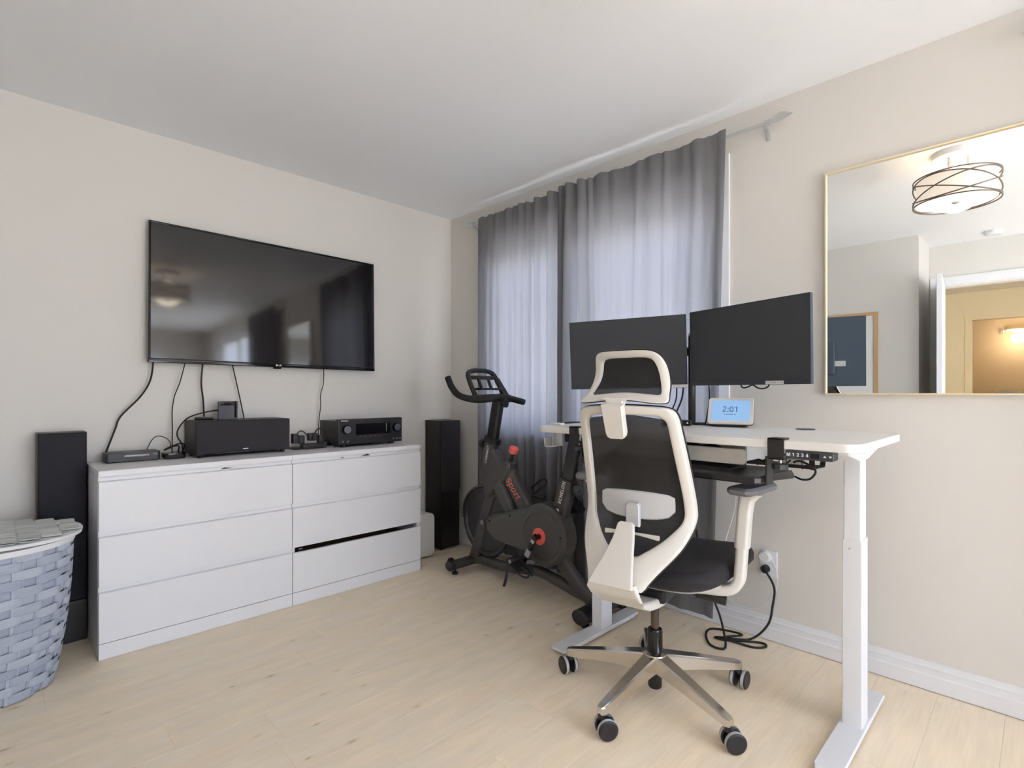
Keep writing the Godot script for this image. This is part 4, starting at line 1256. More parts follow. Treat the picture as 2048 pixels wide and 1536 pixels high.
func desk_gear() -> void:
	var bk: Material = mats["black_rubber"]
	# white under-desk drawer, pulled a little open
	var t := thing("pencil_tray", "white pull out tray drawer hung under the desktop behind the chair", "pencil tray", Vector3(2.22, 0.866, 0.62))
	wpart(t, "housing", mb().span(Vector3(1.98, 0.93, 0.51), Vector3(2.46, 0.9345, 0.705)).span(Vector3(2.455, 0.880, 0.51), Vector3(2.46, 0.933, 0.705)).span(Vector3(1.98, 0.880, 0.51), Vector3(1.985, 0.933, 0.705)).mesh(), mats["white_metal"])
	wpart(t, "tray", mb().span(Vector3(1.99, 0.874, 0.52), Vector3(2.45, 0.878, 0.73)).span(Vector3(2.446, 0.878, 0.52), Vector3(2.45, 0.912, 0.73)).span(Vector3(1.99, 0.878, 0.52), Vector3(1.994, 0.912, 0.73)).mesh(), mats["white_metal"])
	wpart(t, "front_panel", mb().extrude(rrect(0.50, 0.051, 0.012, 4, 2.221, 0.8935), 0.728, 0.742, Transform3D(), 0.002).mesh(30), mats["warm_white_plastic"])
	t = thing("folded_cloth", "dark navy cloth lying inside the open desk drawer", "cloth", Vector3(2.2, 0.8785, 0.65))
	var rings := []
	for k in 12:
		var q := float(k) / 11
		var ring := PackedVector3Array()
		for m in 14:
			var a := TAU * m / 14
			var s := sin(PI * clampf(q, 0.03, 0.97))
			ring.append(Vector3(2.10 + q * 0.31, 0.903 + sin(a) * 0.020 * s + 0.007 * sin(q * 19.0) * maxf(0, sin(a)), 0.665 + cos(a) * 0.045 * s))
		rings.append(ring)
	wpart(t, "folds", mb().loft(rings).mesh(60), mats["navy_cloth"] if mats.has("navy_cloth") else mat("navy_cloth", c8(52, 62, 104), 0.9))
	# keyboard tray with its two clamps
	t = thing("keyboard_tray", "black clamp on keyboard tray under the desk front edge", "keyboard tray", Vector3(2.17, 0.82, 0.74))
	wpart(t, "tray_board", mb().extrude([Vector2(1.855, -0.825), Vector2(2.53, -0.825), Vector2(2.543, -0.81), Vector2(2.543, -0.56), Vector2(1.842, -0.56), Vector2(1.842, -0.81)], 0.822, 0.846, Transform3D(Basis(Vector3.RIGHT, -PI / 2), Vector3.ZERO), 0.005).mesh(25), mats["satin_black"])
	for xs in [[2.56, 2.607, 2.5495], [1.79, 1.837, 1.836]]:
		var cl := wpart(t, "clamp", mb().span(Vector3(xs[0], 0.902, 0.800), Vector3(xs[1], 0.967, 0.806), 0.002).span(Vector3(xs[0], 0.9605, 0.755), Vector3(xs[1], 0.967, 0.806), 0.002).span(Vector3(xs[0], 0.902, 0.74), Vector3(xs[1], 0.908, 0.806), 0.002).mesh(), mats["satin_black"])
		wpart(cl, "hanger_arm", mb().span(Vector3(xs[2] - 0.003, 0.818, 0.73), Vector3(xs[2] + 0.003, 0.908, 0.785), 0.001).mesh(), mats["satin_black"])
		var sx: float = (xs[0] + xs[1]) / 2
		wpart(cl, "screw", mb().tube([Vector3(sx, 0.887, 0.765), Vector3(sx, 0.934, 0.765)], 0.005, 10).mesh(), mats["brushed_steel"])
		wpart(cl, "thumb_knob", mb().lathe([Vector2(0.0, 0), Vector2(0.022, 0), Vector2(0.024, 0.004), Vector2(0.024, 0.016), Vector2(0.02, 0.019), Vector2(0.0, 0.019)], 10, Transform3D(Basis(), Vector3(sx, 0.869, 0.765))).mesh(25), mats["charcoal_plastic"])
	wpart(t, "side_flange", mb().extrude([Vector2(-0.73, 0.826), Vector2(-0.73, 0.850), Vector2(-0.56, 0.842), Vector2(-0.53, 0.82), Vector2(-0.54, 0.812)], 2.546, 2.553, Transform3D(Basis(Vector3.UP, PI / 2), Vector3.ZERO), 0.001).mesh(), mats["satin_black"])
	t = thing("keyboard", "flat black keyboard lying on the black tray", "keyboard", Vector3(2.16, 0.8465, 0.70))
	wpart(t, "case", mb().extrude([Vector2(-0.77, 0.8465), Vector2(-0.63, 0.8465), Vector2(-0.63, 0.866), Vector2(-0.76, 0.856)], 1.90, 2.43, Transform3D(Basis(Vector3.UP, PI / 2), Vector3.ZERO), 0.002).mesh(25), mats["black_plastic"])
	# cable tray
	t = thing("cable_tray", "black wire cable tray under the back of the desktop", "cable tray", Vector3(2.35, 0.83, 0.40))
	for e in [2.10, 2.578]:
		wpart(t, "hanger", mb().sweep([Vector3(e, 0.933, 0.43), Vector3(e, 0.845, 0.43), Vector3(e, 0.832, 0.42), Vector3(e, 0.832, 0.31), Vector3(e, 0.845, 0.30), Vector3(e, 0.933, 0.30)], rrect(0.018, 0.004, 0.001, 1), Vector3(0, 0.1, 1)).mesh(), mats["satin_black"])
	for k in 7:
		wpart(t, "wire", mb().tube([Vector3(2.10, 0.835, 0.31 + k * 0.02), Vector3(2.578, 0.835, 0.31 + k * 0.02)], 0.0018, 6).mesh(), mats["satin_black"])
	for k in 9:
		wpart(t, "wire", mb().tube([Vector3(2.13 + k * 0.052, 0.875, 0.435), Vector3(2.13 + k * 0.052, 0.832, 0.427), Vector3(2.13 + k * 0.052, 0.832, 0.305), Vector3(2.13 + k * 0.052, 0.875, 0.298)], 0.0018, 6).mesh(), mats["satin_black"])
	t = thing("power_adapter", "white power adapter in the wire cable tray", "adapter", Vector3(2.50, 0.838, 0.36))
	wpart(t, "case", mb().rbox(Vector3(2.50, 0.858, 0.36), Vector3(0.09, 0.036, 0.05), 0.006).mesh(), mats["warm_white_plastic"])
	cable("black cable loop hanging out of the wire cable tray", [Vector3(2.558, 0.868, 0.56), Vector3(2.575, 0.875, 0.56), Vector3(2.605, 0.865, 0.56), Vector3(2.625, 0.845, 0.56), Vector3(2.61, 0.82, 0.56), Vector3(2.585, 0.814, 0.56), Vector3(2.56, 0.82, 0.55)], 0.0035, bk)
	cable("thin black cord running under the desktop toward the control panel", [Vector3(2.68, 0.915, 0.75), Vector3(2.62, 0.905, 0.70), Vector3(2.56, 0.90, 0.62), Vector3(2.50, 0.885, 0.55), Vector3(2.45, 0.87, 0.46), Vector3(2.40, 0.845, 0.40)], 0.003, bk)
	cable("pair of black cords drooping under the desk drawer", [Vector3(2.40, 0.868, 0.505), Vector3(2.45, 0.858, 0.515), Vector3(2.49, 0.850, 0.52), Vector3(2.52, 0.856, 0.52), Vector3(2.535, 0.872, 0.515)], 0.003, bk)
	# smart display
	t = thing("smart_display", "small smart display showing 2:01 on the desk corner", "smart display", Vector3(2.225, 0.96, 0.262), 14.0)
	part(t, "base", mb().extrude([Vector2(-0.055, -0.03), Vector2(0.055, -0.03), Vector2(0.062, -0.022), Vector2(0.062, 0.028), Vector2(0.05, 0.034), Vector2(-0.05, 0.034), Vector2(-0.062, 0.028), Vector2(-0.062, -0.022)], 0.0, 0.05, Transform3D(Basis(Vector3.RIGHT, -PI / 2) , Vector3.ZERO), 0.003).mesh(40), mats["charcoal_plastic"])
	var hd := Node3D.new()
	hd.name = "display_head"
	t.add_child(hd)
	hd.position = Vector3(0, 0.068, 0.03)
	hd.rotation_degrees.x = -24.0
	part(hd, "bezel", mb().extrude(rrect(0.178, 0.118, 0.012, 4), -0.008, 0.0, Transform3D(), 0.002).mesh(30), mats["warm_white_plastic"])
	part(hd, "back", mb().extrude(rrect(0.180, 0.120, 0.012, 4), -0.014, -0.006, Transform3D(), 0.002).mesh(30), mats["charcoal_plastic"])
	var scr := mat("lit_screen", c8(40, 56, 78), 0.25)
	scr.emission_enabled = true
	scr.emission = c8(150, 192, 236)
	scr.emission_energy_multiplier = 0.46
	part(hd, "screen", mb().span(Vector3(-0.0755, -0.045, -0.001), Vector3(0.0755, 0.046, 0.0012)).mesh(), scr)
	text(hd, "clock_digits", "2:01", 0.024, mat("clock_ink", c8(22, 70, 128), 0.5), Transform3D(Basis(), Vector3(0.0, 0.006, 0.0016)), "Droid Sans", 0.0004)
	for q in [[-0.022, 0.006], [-0.013, 0.008], [0.002, 0.018], [0.018, 0.006]]:
		part(hd, "date_line", mb().box(Vector3(q[0], -0.016, 0.0014), Vector3(q[1], 0.0018, 0.0006)).mesh(), mats["clock_ink"])
	# monitor stand pole
	t = thing("monitor_stand", "black twin monitor pole stand clamped at the desk back edge", "monitor stand", Vector3(2.03, 0.96, 0.225))
	part(t, "pole", mb().tube([Vector3(0, 0.0, 0), Vector3(0, 0.40, 0)], 0.0165, 20).mesh(), mats["satin_black"])
	part(t, "base_plate", mb().rbox(Vector3(0, 0.005, 0.0), Vector3(0.09, 0.010, 0.08), 0.003).mesh(), mats["satin_black"])
	part(t, "pole_cap", mb().lathe([Vector2(0.0175, 0.0), Vector2(0.0175, 0.012), Vector2(0.0, 0.014)], 20, Transform3D(Basis(), Vector3(0, 0.398, 0))).mesh(), mats["rod_steel"])
	for s in [-1.0, 1.0]:
		part(t, "arm", mb().sweep(smooth([Vector3(0, 0.33, 0), Vector3(0.12 * s, 0.33, -0.01), Vector3(0.26 * s, 0.335, 0.055)], 4), rrect(0.03, 0.04, 0.01, 2), Vector3.UP).mesh(50), mats["satin_black"])
	# things on the desk
	t = thing("usb_hub", "black angular hub on the desk beside the monitor pole", "hub", Vector3(2.045, 0.96, 0.33), 20.0)
	part(t, "case", mb().rbox(Vector3(-0.03, 0.012, 0), Vector3(0.12, 0.024, 0.05), 0.003).mesh(), mats["black_plastic"])
	part(t, "socket", mb().rbox(Vector3(0.018, 0.013, 0.0254), Vector3(0.013, 0.012, 0.001), 0.0004).mesh(), mats["painted_gap_black"])  # shade inside the socket opening put on as a black patch
	part(t, "indicator", mb().extrude([Vector2(0.012, 0.010), Vector2(0.023, 0.010), Vector2(0.018, 0.018)], 0.0257, 0.0263).mesh(), mats["white_print"])
	cable("black charging cord lying on the desktop behind the smart display", [Vector3(2.06, 0.965, 0.27), Vector3(2.10, 0.9635, 0.255), Vector3(2.14, 0.9635, 0.27), Vector3(2.175, 0.968, 0.285), Vector3(2.195, 0.97, 0.28)], 0.003, bk)
	t = thing("cord_plug", "grey cord plug resting on the desk before the smart display", "plug", Vector3(2.165, 0.96, 0.30), -30.0)
	part(t, "body", mb().rbox(Vector3(0, 0.006, 0), Vector3(0.03, 0.011, 0.012), 0.003).mesh(), mats["charcoal_plastic"])
	t = thing("desk_grommet", "flat dark cable grommet in the desktop near the mirror", "grommet", Vector3(2.50, 0.96, 0.235))
	part(t, "cap", mb().lathe([Vector2(0.0, 0.0), Vector2(0.034, 0.0), Vector2(0.033, 0.004), Vector2(0.0, 0.005)], 28).mesh(), mats["charcoal_plastic"])
	# headphone hanger at the left end
	t = thing("headphone_hanger", "white headphone hanger clamped on the desk end near the bike", "hanger", Vector3(1.625, 0.87, 0.70))
	wpart(t, "top_jaw", mb().extrude(rrect(0.062, 0.030, 0.006, 3, 1.632, -0.69), 0.9605, 0.970, Transform3D(Basis(Vector3.RIGHT, -PI / 2), Vector3.ZERO), 0.002).mesh(30), mats["white_laminate"])
	wpart(t, "stem", mb().span(Vector3(1.612, 0.868, 0.678), Vector3(1.616, 0.9345, 0.706), 0.001).span(Vector3(1.616, 0.868, 0.678), Vector3(1.650, 0.934, 0.682), 0.001).mesh(), mats["white_laminate"])
	wpart(t, "cradle", mb().sweep(smooth([Vector3(1.595, 0.905, 0.715), Vector3(1.597, 0.872, 0.715), Vector3(1.605, 0.866, 0.715), Vector3(1.645, 0.87, 0.715), Vector3(1.665, 0.876, 0.715)], 4), rrect(0.046, 0.004, 0.0015, 2), Vector3(0.3, 1, 0)).mesh(50), mats["white_laminate"])


# ------------------------------------------------------------------ monitors
func monitors() -> void:
	var defs := [[Vector3(1.520, 0, 0.461), Vector3(2.036, 0, 0.288), 1.122, 4.0, 0.7, "black monitor turned inward beside the headrest, near the curtain gap", "KHSFINN14-M2", 0.238], [Vector3(2.044, 0, 0.268), Vector3(2.572, 0, 0.421), 1.134, 1.0, 0.0, "black monitor turned inward above the smart display, near the mirror", "KHSFINN14-M1", 0.135]]
	for d in defs:
		var a: Vector3 = d[0]
		var b: Vector3 = d[1]
		var w := (b - a).length()
		var mid := (a + b) / 2
		var t := thing("monitor", d[5], "monitor", mid + Vector3(0, d[2] + 0.1625, 0), 0.0, "twin desk monitors")
		var bx := (b - a).normalized()
		t.basis = Basis(bx, Vector3.UP, bx.cross(Vector3.UP)) * Basis(Vector3.RIGHT, deg_to_rad(d[3])) * Basis(Vector3.BACK, deg_to_rad(d[4]))
		var h := 0.325
		var bs := part(t, "back_shell", mb().rbox(Vector3(0, 0, -0.009), Vector3(w, h, 0.014), 0.003).rbox(Vector3(0, -0.03, -0.024), Vector3(w * 0.55, h * 0.5, 0.022), 0.008).mesh(), mats["monitor_back"])
		part(bs, "rating_label", mb().span(Vector3(0.10, -0.07, -0.0168), Vector3(0.195, -0.045, -0.0158)).mesh(), mats["sticker"])
		var bz := mb()
		bz.span(Vector3(-w / 2, -h / 2, -0.003), Vector3(w / 2, -h / 2 + 0.018, 0.004), 0.001)
		bz.span(Vector3(-w / 2, h / 2 - 0.003, -0.003), Vector3(w / 2, h / 2, 0.003), 0.001)
		bz.span(Vector3(-w / 2, -h / 2 + 0.018, -0.003), Vector3(-w / 2 + 0.003, h / 2 - 0.003, 0.003), 0.001)
		bz.span(Vector3(w / 2 - 0.003, -h / 2 + 0.018, -0.003), Vector3(w / 2, h / 2 - 0.003, 0.003), 0.001)
		part(t, "bezel", bz.mesh(), mats["charcoal_plastic"])
		part(t, "screen", mb().span(Vector3(-w / 2 + 0.003, -h / 2 + 0.018, -0.002), Vector3(w / 2 - 0.003, h / 2 - 0.003, 0.0015)).mesh(), mats["screen_matte"])
		var sx: float = d[7]
		part(t, "sticker", mb().span(Vector3(sx - 0.037, -h / 2 + 0.0015, 0.003), Vector3(sx + 0.037, -h / 2 + 0.0145, 0.0045)).mesh(), mats["sticker"])
		text(t, "sticker_print", d[6], 0.0085, mats["sticker_ink"], Transform3D(Basis(), Vector3(sx, -h / 2 + 0.008, 0.0048)), "Droid Sans", 0.0003)
		part(t, "mount_plate", mb().rbox(Vector3(0, 0.0, -0.042), Vector3(0.1, 0.1, 0.016), 0.004).mesh(), mats["satin_black"])
	var bk: Material = mats["black_rubber"]
	cable("black cable hanging under the monitor behind the headrest", [Vector3(1.98, 1.14, 0.27), Vector3(1.96, 1.07, 0.24), Vector3(1.93, 1.00, 0.24), Vector3(1.93, 0.965, 0.24)], 0.003, bk)
	cable("black cable slanting from the monitors down beside the pole", [Vector3(2.01, 1.15, 0.265), Vector3(1.99, 1.08, 0.24), Vector3(1.965, 1.01, 0.25), Vector3(1.945, 0.965, 0.26)], 0.0038, bk)
	cable("black cable dropping straight behind the desktop near the pole", [Vector3(2.105, 1.17, 0.225), Vector3(2.098, 1.08, 0.195), Vector3(2.08, 0.98, 0.188), Vector3(2.06, 0.9, 0.185)], 0.0028, bk)
	cable("black cable looped under the monitor beside the mirror", [Vector3(2.27, 1.165, 0.29), Vector3(2.28, 1.128, 0.295), Vector3(2.30, 1.124, 0.30), Vector3(2.325, 1.134, 0.30), Vector3(2.35, 1.122, 0.31), Vector3(2.375, 1.12, 0.315), Vector3(2.395, 1.132, 0.32), Vector3(2.40, 1.17, 0.32)], 0.003, bk)


# ------------------------------------------------------------------ chair
func chair() -> void:
	var t := thing("office_chair", "white framed office chair with black mesh back and headrest", "chair", Vector3(2.154, 0, 0.761), 10.0)
	# local axes: x to the sitter's right, -z forward
	var ww: Material = mats["warm_white_plastic"]
	var bp: Material = mats["black_plastic"]
	# five star base
	var base := part(t, "star_base", mb().lathe([Vector2(0.027, 0.100), Vector2(0.038, 0.102), Vector2(0.046, 0.150), Vector2(0.044, 0.162), Vector2(0.029, 0.166), Vector2(0.027, 0.10)], 30).mesh(30), mats["chrome"])
	for k in 5:
		var a := deg_to_rad(18.0 + 10.0 + 72.0 * k)
		var d := Vector3(cos(a), 0, sin(a))
		var sd := Vector3(-sin(a), 0, cos(a))
		var rings := []
		for q in [[0.030, 0.028, 0.160, 0.104], [0.06, 0.026, 0.156, 0.102], [0.18, 0.021, 0.134, 0.092], [0.30, 0.016, 0.110, 0.078], [0.328, 0.015, 0.104, 0.076], [0.340, 0.010, 0.100, 0.078]]:
			var ring := PackedVector3Array()
			var hw: float = q[1]
			for e in [[-1.0, q[3]], [-1.0, q[2] - 0.006], [-0.78, q[2]], [0.78, q[2]], [1.0, q[2] - 0.006], [1.0, q[3]]]:
				ring.append(d * q[0] + sd * e[0] * hw + Vector3.UP * e[1])
			rings.append(ring)
		part(base, "base_arm", mb().loft(rings).mesh(30), mats["chrome"])
		var cp := d * 0.328
		var cs := Node3D.new()
		cs.name = "caster"
		base.add_child(cs, true)
		cs.position = cp
		cs.rotation.y = [0.65, 0.75, 2.6, 1.1, 1.4][k]
		part(cs, "caster_body", mb().tube([Vector3(0, 0.06, 0), Vector3(0, 0.080, 0)], 0.013, 14).extrude([Vector2(-0.008, 0.066), Vector2(0.012, 0.066), Vector2(0.030, 0.055), Vector2(0.036, 0.03), Vector2(0.026, 0.018), Vector2(0.01, 0.03)], -0.009, 0.009, Transform3D(), 0.002).mesh(30), bp)
		for s in [-1, 1]:
			part(cs, "caster_wheel", mb().lathe([Vector2(0.0, -0.010), Vector2(0.028, -0.010), Vector2(0.0325, -0.007), Vector2(0.033, 0.0), Vector2(0.0325, 0.007), Vector2(0.028, 0.010), Vector2(0.0, 0.010)], 28, Transform3D(Basis(Vector3.RIGHT, PI / 2), Vector3(0.014, 0.0335, s * 0.0195))).mesh(30), bp)
			part(cs, "caster_tread", mb().lathe([Vector2(0.0326, -0.0055), Vector2(0.0334, -0.004), Vector2(0.0334, 0.004), Vector2(0.0326, 0.0055)], 28, Transform3D(Basis(Vector3.RIGHT, PI / 2), Vector3(0.014, 0.0335, s * 0.0195))).mesh(30), mats["grey_stripe"])
	part(t, "gas_cylinder", mb().lathe([Vector2(0.022, 0.035), Vector2(0.025, 0.04), Vector2(0.026, 0.10), Vector2(0.0275, 0.16), Vector2(0.0275, 0.240), Vector2(0.024, 0.247), Vector2(0.0, 0.247)], 26).mesh(30), mats["black_gloss"])
	part(t, "gas_piston", mb().tube([Vector3(0, 0.215, 0), Vector3(0, 0.40, 0)], 0.0145, 20).mesh(), mats["gas_steel"])
	# mechanism
	part(t, "tilt_mechanism", mb().rbox(Vector3(0, 0.405, 0.0), Vector3(0.15, 0.05, 0.22), 0.012).mesh(), bp)
	part(t, "tilt_lever", mb().tube([Vector3(0.06, 0.398, -0.04), Vector3(0.13, 0.392, -0.045), Vector3(0.14, 0.39, -0.045), Vector3(0.235, 0.382, -0.052)], [0.009, 0.009, 0.017, 0.017], 14).mesh(40), bp)
	# seat
	var seat_at := func(nx: float, nz: float) -> Vector2:
		return Vector2(0.012 + nx * (0.254 - 0.034 * nz), -0.135 + nz * 0.288)
	var rows := []
	for q in [[0.86, 0.438], [0.94, 0.442], [1.0, 0.458], [1.0, 0.476], [0.97, 0.495], [0.9, 0.506], [0.6, 0.509], [0.2, 0.506]]:
		var ring := PackedVector3Array()
		for k in 48:
			var a := TAU * k / 48
			var ca := cos(a)
			var sa := sin(a)
			var sq := pow(pow(absf(ca), 4.0) + pow(absf(sa), 4.0), -0.25)
			var p: Vector2 = seat_at.call(ca * sq * q[0], sa * sq * q[0])
			var drop := -0.030 * pow(maxf(0.0, (-p.y - 0.26) / 0.2), 2.0)
			ring.append(Vector3(p.x, q[1] + drop + 0.012 * pow(absf(p.x) / 0.25, 2.0), p.y))
		rows.append(ring)
	part(t, "seat_cushion", mb().loft(rows).mesh(50), mats["seat_cloth"])
	var pan := []
	for q in [[0.5, 0.420], [0.80, 0.425], [0.92, 0.437], [0.90, 0.443]]:
		var ring := PackedVector3Array()
		for k in 48:
			var a := TAU * k / 48
			var ca := cos(a)
			var sa := sin(a)
			var sq := pow(pow(absf(ca), 4.0) + pow(absf(sa), 4.0), -0.25)
			var p: Vector2 = seat_at.call(ca * sq * q[0], sa * sq * q[0])
			ring.append(Vector3(p.x, q[1] - 0.030 * pow(maxf(0.0, (-p.y - 0.26) / 0.2), 2.0) + 0.008 * pow(absf(p.x) / 0.25, 2.0), p.y))
		pan.append(ring)
	part(t, "seat_pan", mb().loft(pan).mesh(50), ww)
	# arms; the left one is set a little closer in
	for s in [-0.9, 1.0]:
		var arm := part(t, "arm_post", mb().sweep(smooth([Vector3(0.10 * s, 0.418, -0.02), Vector3(0.18 * s, 0.424, -0.025), Vector3(0.248 * s, 0.432, -0.03), Vector3(0.279 * s, 0.462, -0.036), Vector3(0.285 * s, 0.52, -0.044), Vector3(0.288 * s, 0.60, -0.054)], 5), rrect(0.036, 0.054, 0.012, 3), Vector3(0, 0, 1)).mesh(50), ww)
		part(arm, "arm_sleeve", mb().sweep([Vector3(0.287 * s, 0.575, -0.052), Vector3(0.293 * s, 0.69, -0.064), Vector3(0.298 * s, 0.735, -0.069), Vector3(0.306 * s, 0.755, -0.072), Vector3(0.310 * s, 0.766, -0.074)], rrect(0.044, 0.064, 0.012, 3), Vector3(0, 0, 1), false, [Vector2(1, 1), Vector2(1, 1), Vector2(1.05, 1.1), Vector2(1.3, 1.5), Vector2(1.6, 2.2)]).mesh(50), ww)
		part(arm, "arm_pad", mb().extrude([Vector2(-0.040, 0.115), Vector2(-0.026, 0.13), Vector2(0.026, 0.13), Vector2(0.042, 0.11), Vector2(0.046, 0.0), Vector2(0.042, -0.075), Vector2(0.026, -0.09), Vector2(-0.026, -0.09), Vector2(-0.042, -0.075)], 0.766, 0.792, Transform3D(Basis(Vector3.UP, -0.26 * s) * Basis(Vector3.RIGHT, -PI / 2), Vector3(0.313 * s, 0, -0.045)), 0.008).mesh(40), mats["pad_grey"] if mats.has("pad_grey") else mat("pad_grey", c8(112, 113, 118), 0.6))
	# back frame: half outline from the top centre down to the lower tip
	var depth := func(x: float, y: float) -> float:
		# distance behind the column: hollow at the lumbar, swept back above and below
		var d: float = y - 0.71
		var e: float = sqrt(d * d + 0.0016) - 0.04
		return 0.208 + (0.36 if d > 0.0 else 0.98) * e - 1.35 * x * x
	var outer_h := [Vector2(0.0, 1.064), Vector2(0.08, 1.062), Vector2(0.130, 1.058), Vector2(0.155, 1.048), Vector2(0.166, 1.025), Vector2(0.170, 0.99), Vector2(0.177, 0.92), Vector2(0.186, 0.81), Vector2(0.191, 0.735), Vector2(0.191, 0.695), Vector2(0.184, 0.657), Vector2(0.168, 0.615), Vector2(0.146, 0.582), Vector2(0.120, 0.550), Vector2(0.100, 0.523), Vector2(0.088, 0.503), Vector2(0.072, 0.506), Vector2(0.03, 0.512), Vector2(0.0, 0.514)]
	var inner_h := [Vector2(0.0, 1.034), Vector2(0.07, 1.033), Vector2(0.108, 1.030), Vector2(0.124, 1.022), Vector2(0.136, 1.007), Vector2(0.140, 0.965), Vector2(0.146, 0.89), Vector2(0.154, 0.80), Vector2(0.158, 0.738), Vector2(0.158, 0.705), Vector2(0.151, 0.680), Vector2(0.132, 0.655), Vector2(0.110, 0.632), Vector2(0.084, 0.611), Vector2(0.062, 0.596), Vector2(0.048, 0.587), Vector2(0.036, 0.583), Vector2(0.015, 0.583), Vector2(0.0, 0.583)]
	var outer := []
	var inner := []
	for s in [1.0, -1.0]:
		for i in outer_h.size():
			var k: int = i if s > 0 else outer_h.size() - 1 - i
			if s < 0 and (k == 0 or k == outer_h.size() - 1):
				continue
			outer.append(Vector2(outer_h[k].x * s, outer_h[k].y))
			inner.append(Vector2(inner_h[k].x * s, inner_h[k].y))
	outer = smooth(outer, 3, true)
	inner = smooth(inner, 3, true)
	var rr := []
	for i in outer.size():
		var o: Vector2 = outer[i]
		var n: Vector2 = inner[i]
		var ring := PackedVector3Array()
		# cross-section from outer edge to inner edge: soft shoulders, 30 mm deep
		for e in [[0.0, 0.010], [0.04, 0.003], [0.18, -0.002], [0.75, 0.0], [0.96, 0.006], [1.0, 0.012], [1.0, 0.024], [0.0, 0.026]]:
			var p := o.lerp(n, e[0])
			ring.append(Vector3(p.x, p.y, depth.call(p.x, p.y) - e[1]))
		rr.append(ring)
	var bf := part(t, "back_frame", mb().loft(rr, false, true).mesh(45), ww)
	# dark edging strip along the outside of the frame, towards the sitter
	var er := []
	for i in outer.size():
		var o: Vector2 = outer[i]
		var dirv: Vector2 = (o - inner[i]).normalized()
		var ring := PackedVector3Array()
		for e in [[0.0005, 0.0262], [0.004, 0.0265], [0.004, 0.032], [-0.02, 0.034], [-0.02, 0.027]]:
			var p: Vector2 = o + dirv * e[0]
			ring.append(Vector3(p.x, p.y, depth.call(p.x, p.y) - e[1]))
		er.append(ring)
	part(bf, "edge_strip", mb().loft(er, false, true).mesh(45), bp)
	# mesh panel: bowed sheet spanning the frame
	var mv := PackedVector3Array()
	var mt := PackedInt32Array()
	var NY := 26
	var NX := 12
	for j in NY + 1:
		var y := lerpf(0.584, 1.036, float(j) / NY)
		var hw := 0.0
		for k in inner_h.size() - 1:
			var a: Vector2 = inner_h[k]
			var b: Vector2 = inner_h[k + 1]
			if (a.y - y) * (b.y - y) <= 0.0 and absf(a.y - b.y) > 0.0001:
				hw = maxf(hw, lerpf(a.x, b.x, (y - a.y) / (b.y - a.y)))
		hw += 0.008
		for i in NX + 1:
			var x := lerpf(-hw, hw, float(i) / NX)
			mv.append(Vector3(x, y, depth.call(x, y) - 0.024 - 0.012 * (1.0 - pow(x / hw, 2.0)) * sin(PI * j / NY)))
	for j in NY:
		for i in NX:
			var a := j * (NX + 1) + i
			mt.append_array([a, a + 1, a + NX + 2, a, a + NX + 2, a + NX + 1])
	var pm := mb()
	pm.v = mv
	pm.t = mt
	part(t, "mesh_panel", pm.mesh(60), mats["chair_mesh"])
	# spine tongue rising from the yoke, and lumbar pad
	var sr := []
	for q in [[0.684, 0.020, 0.258], [0.678, 0.028, 0.260], [0.635, 0.036, 0.282], [0.595, 0.046, 0.314], [0.56, 0.058, 0.348], [0.515, 0.072, 0.386]]:
		var ring := PackedVector3Array()
		for e in rrect(2.0 * q[1], 0.018, 0.006, 2):
			ring.append(Vector3(e.x, q[0] + e.y * 0.35, q[2] + e.y))
		sr.append(ring)
	part(t, "spine", mb().loft(sr).mesh(40), ww)
	var lr := []
	for k in 15:
		var q := float(k) / 14 * 2.0 - 1.0
		var x := q * 0.128
		var yt := 0.776 - 0.006 * q * q
		var yb := 0.682 + 0.02 * pow(absf(q), 3.0)
		if absf(q) > 0.9:
			yt -= 0.008
			yb += 0.012
		var ring := PackedVector3Array()
		var zc: float = depth.call(x, 0.72) - 0.022
		for e in [[yb, 0.0], [yb + 0.004, 0.005], [yt - 0.004, 0.005], [yt, 0.0], [yt - 0.004, -0.004], [yb + 0.004, -0.004]]:
			ring.append(Vector3(x, e[0], zc + e[1]))
		lr.append(ring)
	var lp := part(t, "lumbar_pad", mb().loft(lr).mesh(40), mats["pale_grey_plastic"])
	part(lp, "lumbar_mount", mb().extrude([Vector2(-0.024, 0.66), Vector2(0.024, 0.66), Vector2(0.024, 0.73), Vector2(0.018, 0.738), Vector2(-0.018, 0.738), Vector2(-0.024, 0.73)], 0.192, 0.212, Transform3D(), 0.004).mesh(30), mats["pale_grey_plastic"])
	part(lp, "lumbar_handle", mb().rbox(Vector3(0, 0.636, 0.218), Vector3(0.19, 0.016, 0.008), 0.003).mesh(), ww)
	# yoke under the seat
	var yr := []
	for q in [[0.525, 0.386, 0.076], [0.495, 0.384, 0.086], [0.468, 0.360, 0.084], [0.442, 0.31, 0.076], [0.408, 0.21, 0.066], [0.384, 0.12, 0.057], [0.368, 0.04, 0.052], [0.372, -0.03, 0.050]]:
		var ring := PackedVector3Array()
		for e in rrect(2.0 * q[2], 0.034, 0.010, 2):
			var back: float = clampf((q[1] - 0.28) / 0.08, 0.0, 1.0)
			ring.append(Vector3(e.x, q[0] + e.y * (1.0 - back), q[1] - 0.018 * back + e.y * 0.6 * back))
		yr.append(ring)
	part(t, "yoke", mb().loft(yr).mesh(45), ww)
	# headrest: bowed ring with mesh, on a tongue clipped to the frame
	var ho_h := [Vector2(0.0, 1.237), Vector2(0.05, 1.237), Vector2(0.086, 1.234), Vector2(0.106, 1.222), Vector2(0.117, 1.200), Vector2(0.124, 1.17), Vector2(0.131, 1.135), Vector2(0.138, 1.10), Vector2(0.145, 1.08), Vector2(0.138, 1.071), Vector2(0.10, 1.072), Vector2(0.05, 1.078), Vector2(0.0, 1.080)]
